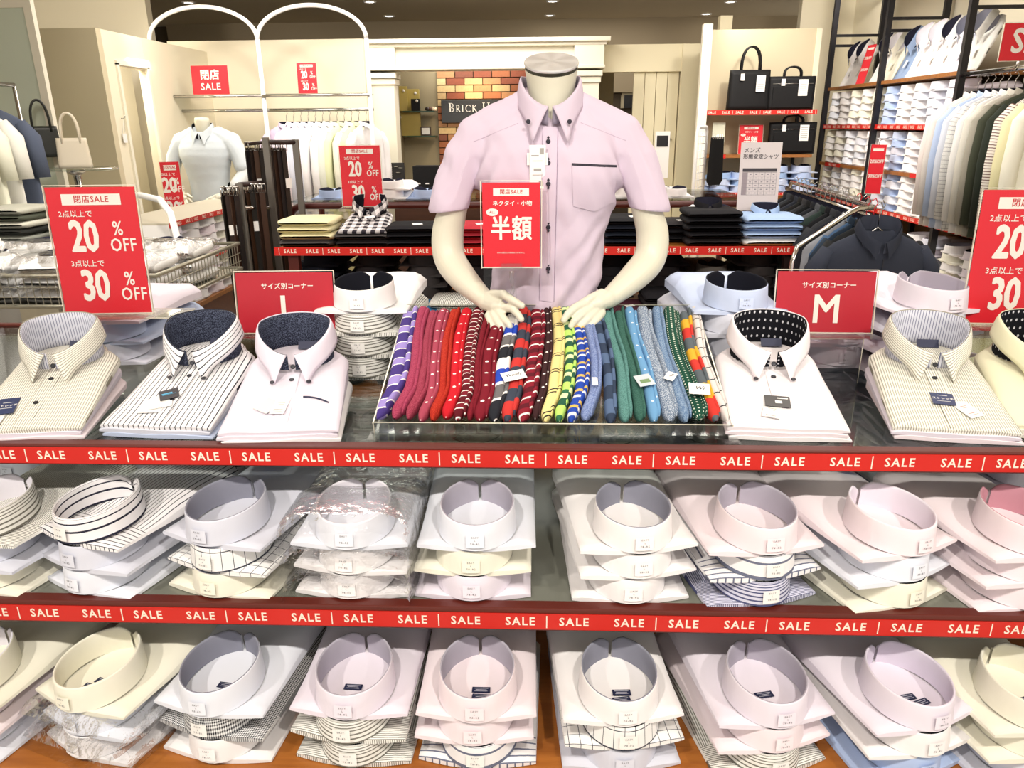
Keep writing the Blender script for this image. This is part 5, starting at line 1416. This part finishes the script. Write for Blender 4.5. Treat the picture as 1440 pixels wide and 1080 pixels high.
# ------------------------------------------------------------------ alcove shelves and the cash desk
AS = thing('alcove_shelf', 'pair of small glass shelves on the olive alcove wall', 'shelf', (-1.23, 7.92, 0))
z1, z2 = at(580, 156, Y=7.85).z, at(580, 191, Y=7.85).z
for zz in (z1, z2): obj('glass_plate', MB().box((0, 0, zz - .006), (.32, .16, .012)), plain('#2f4638', .15), AS)
obj('side_post', MB().box((-.155, .0, (z1 + z2) / 2), (.012, .02, z1 - z2)), plain('#5a5f4a', .4), AS)
GOLD = plain('#b8a45a', .5)
def abox(name, label, px0, py0, px1, py1, Y, m, zb, dpt=.05, rz=0, extra=None, cat='box'):
    a, b = at(px0, py1, Y=Y), at(px1, py0, Y=Y); wd, hh = b.x - a.x, b.z - a.z
    t = thing(name, label, cat, ((a.x + b.x) / 2, Y, zb), rz)
    obj('body', MB().box((0, 0, hh / 2), (wd, dpt, hh)), m, t, bevel=.002)
    if extra: extra(t, wd, hh, dpt)
    return t
def medal(t, wd, hh, d): obj('seal', MB().lathe([(.0001, .003), (.013, .003), (.014, 0)], (0, 0, 0), 12), plain('#eeeae0', .4), t, (wd * .2, -d / 2 - .001, hh * .82), (PI / 2, 0, 0))
abox('gift_box', 'tall gold gift box with a white seal on the alcove shelf', 558, 120, 572, 155, 7.90, GOLD, z1, .05, .1, medal)
abox('gift_box', 'shorter gold gift box behind the black one', 574, 124, 589, 155, 7.94, GOLD, z1, .04, 0, medal)
abox('gift_box', 'small black gift box with a white seal on the alcove shelf', 579, 138, 590, 155, 7.87, BK, z1, .05, 0, medal)
abox('gift_box', 'large flat gold box with white seal on the lower alcove shelf', 556, 158, 591, 191, 7.92, GOLD, z2, .04, 0, lambda t, w_, h, d: obj('seal', MB().lathe([(.0001, .003), (.016, .003), (.017, 0)], (0, 0, 0), 12), plain('#eeeae0', .4), t, (-w_ * .28, -d / 2 - .001, h * .8), (PI / 2, 0, 0)))
def fr(t, w_, h, d): obj('card', MB().box((0, -d / 2 - .001, h / 2), (w_ * .76, .002, h * .7)), PAPER, t)
abox('photo_frame', 'small dark frame with a blank white card on the alcove shelf', 592, 178, 606, 191, 7.88, plain('#4a3c34', .4), z2, .02, -.1, fr, 'frame')
t = thing('tie_roll', 'dark coiled brown ties on the alcove shelf', 'tie', (-1.115, 7.88, z1))
for q in range(3): obj('coil', MB().lathe([(.012, 0), (.026, .004), (.030, .018), (.022, .034), (.010, .036)], (0, 0, 0), 14), plain(('#2d1d1a', '#5c3b28', '#d8c7a8')[q], .5), t, (-.03 + .032 * q, .0, .0), (R_(10 * q), R_(8), 0))
DK = thing('cash_desk', 'dark wooden cash desk in front of the brick wall', 'desk', (-.55, 6.75, 0))
obj('worktop', MB().box((0, 0, 1.035), (1.5, .5, .03)), wood('#3d1f12', '#6d3c20', 4), DK); obj('front_panel', MB().box((0, .02, .51), (1.45, .42, 1.02)), wood('#2f1a10', '#4a2a18', 4), DK)
def pr_(t, w_, h, d):
    mb = MB()
    for q in range(5): mb.box((-w_ * .25, -d / 2 - .001, h * (.82 - .09 * q)), (w_ * .3, .001, .006))
    for xx, zz, r in ((.1, .85, .02), (.3, .8, .018), (.2, .62, .022), (-.02, .3, .012)): mb.lathe([(r, 0), (.0001, .001)], (xx * w_, -d / 2 - .003, zz * h), 8)
    obj('print', mb, plain('#cfc8b4', .6), t)
abox('menu_stand', 'black printed card stand on the cash desk', 541, 220, 568, 256, 6.62, plain('#23211f', .5), 1.05, .01, 0, pr_, 'sign')
def fb(t, w_, h, d):
    for sx in (-.28, .05): obj('label_window', MB().box((sx * w_, -d / 2 - .001, h * .22), (w_ * .14, .002, .01)), PAPER, t)
abox('file_box', 'black file box on the cash desk', 584, 231, 618, 262, 6.66, BK, 1.05, .2, 0, fb)
t = thing('pen_cup', 'small blue glass cup on the cash desk', 'cup', (at(580, 250, Y=6.6).x, 6.6, 1.05)); obj('cup', MB().lathe([(.02, 0), (.024, .05), (.021, .05), (.018, .004), (.0001, .004)], (0, 0, 0), 14), plain('#5d86b5', .2), t)
a = at(929, 245, Y=6.0); t = thing('notice_stand', 'white notice with black header behind the mannequin sleeve', 'sign', (a.x, 6.0, 0)); obj('sheet', MB().box((0, 0, 1.33), (.11, .004, .34)), PAPER, t); obj('header', MB().box((0, -.003, 1.43), (.085, .001, .08)), BLACK, t); obj('pole', MB().tube([(0, .01, 0), (0, .01, 1.2)], .01, 8), CHROME, t); obj('foot', MB().box((0, 0, .01), (.25, .2, .02)), CHROME, t)

# ------------------------------------------------------------------ white arches with their shelves
xs = [at(210, 55, Y=6.3).x, at(362, 55, Y=6.3).x, at(515, 55, Y=6.3).x]
AR = thing('arch_frame', 'white double-arched display frame with glass shelves by the back wall', 'frame', (xs[1], 6.30, 0))
for k in range(3):
    mb = MB(); mb.tube([(xs[k] - xs[1], 0, 0), (xs[k] - xs[1], 0, 2.20)], .017, 10); obj('post', mb, WHITE, AR)
for k in range(2):
    r = (xs[k + 1] - xs[k]) / 2; c0 = (xs[k] + xs[k + 1]) / 2 - xs[1]
    mb = MB(); mb.tube([(c0 - r * math.cos(PI * i / 24), 0, 2.20 + .235 * math.sin(PI * i / 24)) for i in range(25)], .016, 10); obj('arch', mb, WHITE, AR)
    obj('glass_shelf', MB().box((c0, .12, 1.80), (2 * r - .05, .28, .01)), GLASS, AR)
    obj('shelf_rail', MB().tube([(c0 - r, -.02, 1.79), (c0 + r, -.02, 1.79)], .011, 8), CHROME, AR)
    obj('hanging_rail', MB().tube([(c0 - r, .1, 1.685), (c0 + r, .1, 1.685)], .013, 8), CHROME, AR)
    obj('low_shelf', MB().box((c0, .12, 1.02), (2 * r - .05, .28, .01)), GLASS, AR)
p0, p1 = at(272, 132, Y=6.33), at(323, 132, Y=6.33)
sheet('closing', p1.x - p0.x, .215, 'sale_sign', 'red closing sale board standing on the arch frame shelf', 'sign', ((p0.x + p1.x) / 2, 6.33, 1.806), 0, R_(-4), False, False)
p0, p1 = at(420, 132, Y=6.33), at(447, 132, Y=6.33)
sheet('off', p1.x - p0.x, .225, 'sale_sign', 'small red percent sign standing on the arch frame shelf', 'sign', ((p0.x + p1.x) / 2, 6.33, 1.806), 0, R_(-4), False, False)
cc = [(('plain', '#d9c6dc'), 'lavender'), (LAV, 'pale lilac'), (PNK, 'pale pink'), (GBL, 'grey blue'), (ICE, 'icy'), (W_, 'white'), (W_, 'bright white'), (('plain', '#e7eadc'), 'greenish white'), (('plain', '#e8ecc0'), 'lime yellow'), (CRM, 'cream'), (('plain', '#e9e7b9'), 'pale yellow'), (W_, 'plain white')]
for k, (c, nm) in enumerate(cc):
    px = 402 + 10.2 * k
    hung(c, '%s shirt, %s on the arch frame rail' % (nm, ORD[k]), (at(px, 160, Y=6.4).x, 6.40, 1.67), R_(18 if k == 0 else 62 + random.uniform(-6, 6)), 'shirts on the arch frame rail', GM[k % 2] if k else GMS)
for k, px in enumerate((392, 425, 462, 500)):
    pile(px, 280, 6.32, 1.027, [K_('#b4b0a0', 'stone'), K_('#8f9478', 'sage'), K_('#d5d2c4', 'ivory')][: 2 + k % 2], '%s pile on the low arch shelf' % ORD[k], 'folded clothes on the low arch shelf')
cb = thing('storage_box', 'olive cardboard box standing below the hanging shirts', 'box', (at(440, 265, Y=6.75).x, 6.78, 0)); obj('body', MB().box((0, 0, .55), (.75, .3, 1.15)), plain('#b5aa7c', .7), cb); obj('lid', MB().box((0, 0, 1.14), (.77, .32, .05)), plain('#b9af84', .7), cb)

# second mannequin
M2 = thing('mannequin', 'small distant white mannequin in a pale blue shirt under the first arch', 'mannequin', (-2.55, 5.85, .86))
mb = MB(); mb.lathe([(.052, .60), (.052, .68), (.056, .74), (.05, .765), (.0001, .77)], (0, 0, 0), 24); obj('neck', mb, SKIN, M2)
for me in (arL, arR): inst('arm', me, None, M2)
mb = MB(); mb.tube([(0, 0, -.86), (0, 0, .2)], .014, 10); obj('pole', mb, CHROME, M2)
mb = MB(); mb.lathe([(.0001, -.85), (.14, -.85), (.14, -.86)], (0, 0, 0), 24); obj('base_plate', mb, CHROME, M2)
S2 = thing('worn_shirt', 'pale blue shirt worn by the distant mannequin under the arch', 'shirt', (-2.55, 5.85, .86)); S2.scale = (1.04, 1.04, 1)
inst('body', shm0, [fab('plain', '#d3dbe0')], S2); o = inst('collar', cm.mesh([LINW, LINW]), [fab('plain', '#d3dbe0'), LNAVY], S2, (.002, -.012, 0))
t = thing('jacket', 'white cardigan draped over the shoulders of the distant mannequin', 'jacket', (-2.55, 5.87, .86))
for sg in (-1, 1):
    mb = MB(); chain(mb, [((sg * .10, .02, .66), .045), ((sg * .20, .02, .60), .062), ((sg * .26, .0, .48), .060), ((sg * .28, -.03, .36), .055), ((sg * .24, -.12, .28), .050)], 12); me = remesh(mb, .012, 3); me.materials.append(fab('plain', '#dfe3e2')); obj('sleeve', me, None, t)
    mb = MB(); mb.lathe([(.050, -.02), (.056, 0), (.050, .02)], (0, 0, 0), 14); obj('cuff', mb, LNAVY, t, (sg * .235, -.13, .27), (R_(50), R_(20 * sg), 0))
t = sheet('off_long', .12, .40, 'sale_sign', 'tall narrow red percent sign beside the distant mannequin', 'sign', (at(250, 312, Y=5.2).x, 5.2, at(250, 312, Y=5.2).z), R_(30), 0, True, False)
obj('stem', MB().tube([(0, 0, 0), (0, 0, -1.05)], .008, 6), CHROME, t)

# ------------------------------------------------------------------ belt rack
BR = thing('belt_rack', 'grey metal belt rack with two heights of bars', 'rack', (-1.65, 4.45, 0))
GM_ = plain('#8b857d', .35, .7)
def bp(px, py, Y): p = at(px, py, Y=Y); return (p.x + 1.65, Y - 4.45, p.z)
for px, py, Y in ((336, 258, 4.2), (373, 193, 4.45), (415, 196, 4.6), (420, 300, 4.9)):
    x, y, z = bp(px, py, Y); obj('post', MB().box((x, y, z / 2), (.035, .025, z)), GM_, BR)
a, b = bp(373, 200, 4.45), bp(415, 200, 4.6); obj('bar', MB().tube([a, b], .014, 8), DARKBR, BR)
a, b = bp(336, 260, 4.2), bp(368, 257, 4.45); obj('bar', MB().tube([a, b], .014, 8), DARKBR, BR)
a, b = bp(341, 292, 4.2), bp(380, 292, 4.45); obj('bar', MB().tube([a, b], .010, 8), CHROME, BR)
a, b = bp(313, 266, 4.15), bp(336, 262, 4.2); obj('bar', MB().tube([a, b], .010, 8), DARKBR, BR)
a, b = bp(345, 203, 4.5), bp(373, 200, 4.45); obj('bar', MB().tube([a, b], .010, 8), DARKBR, BR)
blt = MB(); blt.box((0, 0, -.52), (.030, .006, 1.0)); blt.box((.004, .010, -.50), (.028, .004, .92)); BLT = blt.mesh([BK])
bk_ = MB(); bk_.tube([(-.02, 0, 0), (.02, 0, 0), (.02, 0, -.045), (-.02, 0, -.045), (-.02, 0, 0)], .0035, 5); bk_.tube([(0, -.004, -.002), (0, -.004, -.045)], .0025, 5); BKL = bk_.mesh([CHROME])
bcol = ['#17130f', '#2b1a12', '#3b261b', '#191516', '#241914', '#4a3222']; bn = ['black', 'dark brown', 'walnut', 'ink black', 'umber', 'tan brown']
spec = [(px, 266, 4.15, 'low near bar') for px in (313, 319, 325, 331)] + [(px, 262, 4.3, 'low middle bar') for px in (342, 348, 354, 361, 367)] + [(px, 203, 4.5, 'high bar beside the first post') for px in (347, 353, 359, 366)] + [(px, 203, 4.55, 'high bar behind the tall post') for px in (380, 386, 392, 398)]
cnt = {}
for k, (px, py, Y, wh) in enumerate(spec):
    p = at(px, py, Y=Y); cnt[wh] = cnt.get(wh, -1) + 1
    t = thing('belt', '%s leather belt, %s hanging on the %s' % (bn[k % 6], ORD[cnt[wh]], wh), 'belt', (p.x, Y, p.z), R_(random.uniform(20, 70)), 'leather belts on the rack'); hs = random.uniform(.94, 1.04)
    inst('strap', BLT, [plain(bcol[k % 6], .4)], t).scale = (1, 1, hs); inst('buckle', BKL, None, t, (0, -.004, .012))
    if k % 5 == 1: obj('price_tag', MB().box((.005, -.012, -.22), (.04, .001, .055)), PAPER, t)

# ------------------------------------------------------------------ low shelf of shirts on the other side
LS = thing('low_shelf', 'low wooden shirt shelf with slanting red tapes beside the belt rack', 'shelving', (-2.0, 4.70, 0))
for zz in (1.07, .835, .585):
    obj('shelf', MB().box((-.2, 0, zz - .012), (.40, 1.4, .024)), LWOOD if zz < .8 else plain('#c2baa6', .6), LS)
    if zz > .6: tape('sale_tape', 1.4, LS, .030, .2135, 0, (.002, 0, zz - .012), PI / 2, .024)
for yy in (-.69, .69): obj('side_panel', MB().box((-.2, yy, .53), (.40, .025, 1.06)), WHITE, LS)
obj('base_cabinet', MB().box((-.2, 0, .28), (.38, 1.36, .56)), wood('#4a2416', '#6d3a20', 3), LS)
obj('back_panel', MB().box((-.41, 0, .53), (.02, 1.4, 1.06)), WHITE, LS)
for z0, nn, nm in ((.837, 4, 'upper'), (.587, 4, 'lower')):
    for k in range(1, 5):
        y = 3.905 + .225 * k
        for i in range(nn):
            c = [[W_, ICE], [ICE, LAV], [W_, W_], [PNK, W_], [W_, CRM], [GBL, W_], [W_]][k][i % len([[W_, ICE], [ICE, LAV], [W_, W_], [PNK, W_], [W_, CRM], [GBL, W_], [W_]][k])]
            if nm == 'lower' and k == 1: c = (('plain', '#5d6072'), ('plain', '#7f8494'))[i % 2]
            cn = NM.get(c, 'slate grey')
            lo_shirt(c, LNV, (-2.012, y, z0 + .052 * i), PI / 2 + R_(random.uniform(-5, 5)), '%s folded shirt, %s from below in the %s stack, %s tier beside the belts' % (cn, ORD[i], ORD[k], nm), 'shirts in the low shelf beside the belts')

# ------------------------------------------------------------------ wire basket table
WB = thing('basket_table', 'wire basket table of bagged white shirts behind the percent sign', 'table', (-2.15, 3.25, 0))
GALV = plain('#a9a593', .35, .6)
bx0, bx1, by0, by1, bz0, bz1 = -.85, .62, -.36, .50, .875, 1.0
for zz in (bz0, bz1):
    mb = MB(); mb.tube([(bx0, by0, zz), (bx1, by0, zz), (bx1, by1, zz), (bx0, by1, zz), (bx0, by0, zz)], .009, 6); obj('rim', mb, GALV, WB)
ww = MB()
for i in range(47): ww.tube([(bx0 + .032 * i, by0, bz0), (bx0 + .032 * i, by0, bz1)], .0022, 4, caps=False)
for i in range(27): ww.tube([(bx1, by0 + .032 * i, bz0), (bx1, by0 + .032 * i, bz1)], .0022, 4, caps=False)
for q in (.3, .62): ww.tube([(bx0, by0, bz0 + .125 * q), (bx1, by0, bz0 + .125 * q)], .0022, 4); ww.tube([(bx1, by0, bz0 + .125 * q), (bx1, by1, bz0 + .125 * q)], .0022, 4)
obj('wire_mesh', ww, GALV, WB)['kind'] = 'stuff'
obj('deck', MB().box(((bx0 + bx1) / 2, (by0 + by1) / 2, bz0 - .004), (bx1 - bx0, by1 - by0, .006)), GALV, WB)
for x in (bx0 + .55, bx1 - .02):
    for y in (by0 + .02, by1 - .02): obj('leg', MB().box((x, y, .435), (.045, .03, .87)), plain('#7c7b68', .4, .4), WB)
for k in range(5):
    for r in range(2):
        for i in range(3):
            x = -2.15 + bx0 + .17 + .285 * k; y = 3.25 + by0 + .16 + .36 * r
            t = thing('bagged_shirt', '%s bagged white shirt from below, %s pile of the %s basket row' % (ORD[i].capitalize(), ORD[k], ('front', 'rear')[r]), 'shirt', (x, y, .876 + .060 * i), R_(random.uniform(-5, 5)), 'bagged white shirts in the wire basket')
            b = inst('body', PILL[(i + k) % 3], [fab('plain', '#efeeeb')], t); b.scale = (1, 1.12, 1.45)
            if i == 2: inst('collar', RING, [fab('plain', '#efeeeb'), LNV], t, (0, -.14, .03)).scale = (.9, .9, .8)
            if r == 0 or i == 2: inst('plastic_bag', BAGM[k % 2], None, t, (0, -.17, .004))
WH_ = thing('white_rail', 'curved white tube rail end beside the wire basket', 'rail', (0, 0, 0))
mb = MB(); mb.tube([at(168, 274, Y=4.2), at(200, 275, Y=3.9), at(225, 281, Y=3.7), at(240, 300, Y=3.55), at(248, 330, Y=3.5), at(262, 385, Y=3.5), at(271, 430, Y=3.5), at(271, 430, Y=3.5) * 1 + Vector((.0, 0, -.72))], .016, 8); obj('tube', mb, WHITE, WH_)
mb = MB(); mb.tube([at(222, 415, Y=3.52), at(262, 385, Y=3.5)], .010, 6); obj('brace', mb, WHITE, WH_)

# ------------------------------------------------------------------ far corner: mirror, clothes, bags
MR = thing('standing_mirror', 'tall white-framed mirror panel at the shop edge', 'mirror', (-3.25, 4.5, 0))
obj('glass', MB().box((0, 0, 1.36), (.74, .012, 1.66)), plain('#cfd8c6', .12, .0), MR)
for sx in (-.385, .40): obj('upright', MB().box((sx, 0, 1.16), (.045, .035, 2.32)), TRIM, MR)
obj('crossbar', MB().box((0, 0, 2.215), (.80, .03, .05)), TRIM, MR); obj('base_bar', MB().box((0, 0, .45), (.80, .03, .9)), TRIM, MR)
HR = thing('hanging_rail', 'chrome rail of white and navy clothes at the shop edge', 'rail', (-2.86, 3.65, 0))
obj('rail', MB().tube([(0, -.5, 1.78), (0, .6, 1.78)], .012, 8), CHROME, HR); obj('post', MB().tube([(0, .6, 1.78), (0, .6, 0)], .010, 8), CHROME, HR); obj('post', MB().tube([(0, -.5, 1.78), (0, -.5, 0)], .014, 8), CHROME, HR)
for k, (c, nm, y) in enumerate(((W_, 'white', 3.35), (CRM, 'ivory', 3.47), (('plain', '#f0efdc'), 'cream', 3.60), (('plain', '#f1efe6'), 'milk white', 3.72), (('plain', '#5a6275'), 'slate navy', 3.86))):
    hung(c, '%s garment on the rail at the shop edge' % nm, (-2.86, y + .12, 1.755), R_(15), 'clothes on the rail at the shop edge', GMS, cat='clothes', name='hanging_garment', collar=False)
GT = thing('glass_stand', 'oval glass display stand under the cream handbag', 'table', (-2.66, 4.34, 0))
obj('glass_plate', MB().lathe([(.0001, 1.345), (.21, 1.345), (.215, 1.338), (.21, 1.331), (.0001, 1.331)], (0, 0, 0), 32, 0, 1.1, .8), GLASS, GT)
obj('pole', MB().tube([(0, 0, 0), (0, 0, 1.33)], .02, 10), CHROME, GT); obj('flange', MB().lathe([(.05, 1.33), (.05, 1.32), (.02, 1.30)], (0, 0, 0), 16), CHROME, GT); obj('foot', MB().lathe([(.0001, .02), (.16, .02), (.17, 0)], (0, 0, 0), 24), CHROME, GT)
p = at(108, 236, Y=4.34); bag('handbag', 'cream leather handbag with thin handles on the oval glass stand', (-2.63, 4.30, 1.346), R_(25), .17, .16, .13, .045, plain('#e2d6bf', .45), False, .07)
p = at(66, 217, Y=4.42); bag('handbag', 'black leather handbag with tall handles beside the cream one', (p.x, 4.42, 1.40), R_(35), .17, .17, .14, .045, plain('#22241f', .4), False, .06)
pile(30, 330, 3.55, .965, [K_('#c9c8bc', 'stone'), K_('#3b4036', 'dark green'), K_('#8f9188', 'grey'), K_('#2c2d2b', 'black'), K_('#cfcdbf', 'ivory'), K_('#54584c', 'olive'), K_('#bdbcae', 'pale stone')], 'edge knitwear stack', 'knitwear at the shop edge', X=-2.62, noun='folded knit')
pile(60, 330, 3.75, .965, [K_('#b9b8ae', 'stone'), K_('#77796f', 'grey'), K_('#dad8cc', 'ivory'), K_('#a5a597', 'sage'), K_('#cfcdbf', 'pale stone')], 'knitwear stack by the percent sign', 'knitwear at the shop edge', X=-2.38, noun='folded knit')
kt = thing('knitwear_table', 'white table carrying the stacked knitwear', 'table', (-2.6, 3.95, 0)); obj('top', MB().box((0, .0, .95), (.9, .34, .025)), WHITE, kt)
for sx in (-.42, .42): obj('leg', MB().box((sx, 0, .47), (.04, .3, .93)), WHITE, kt)
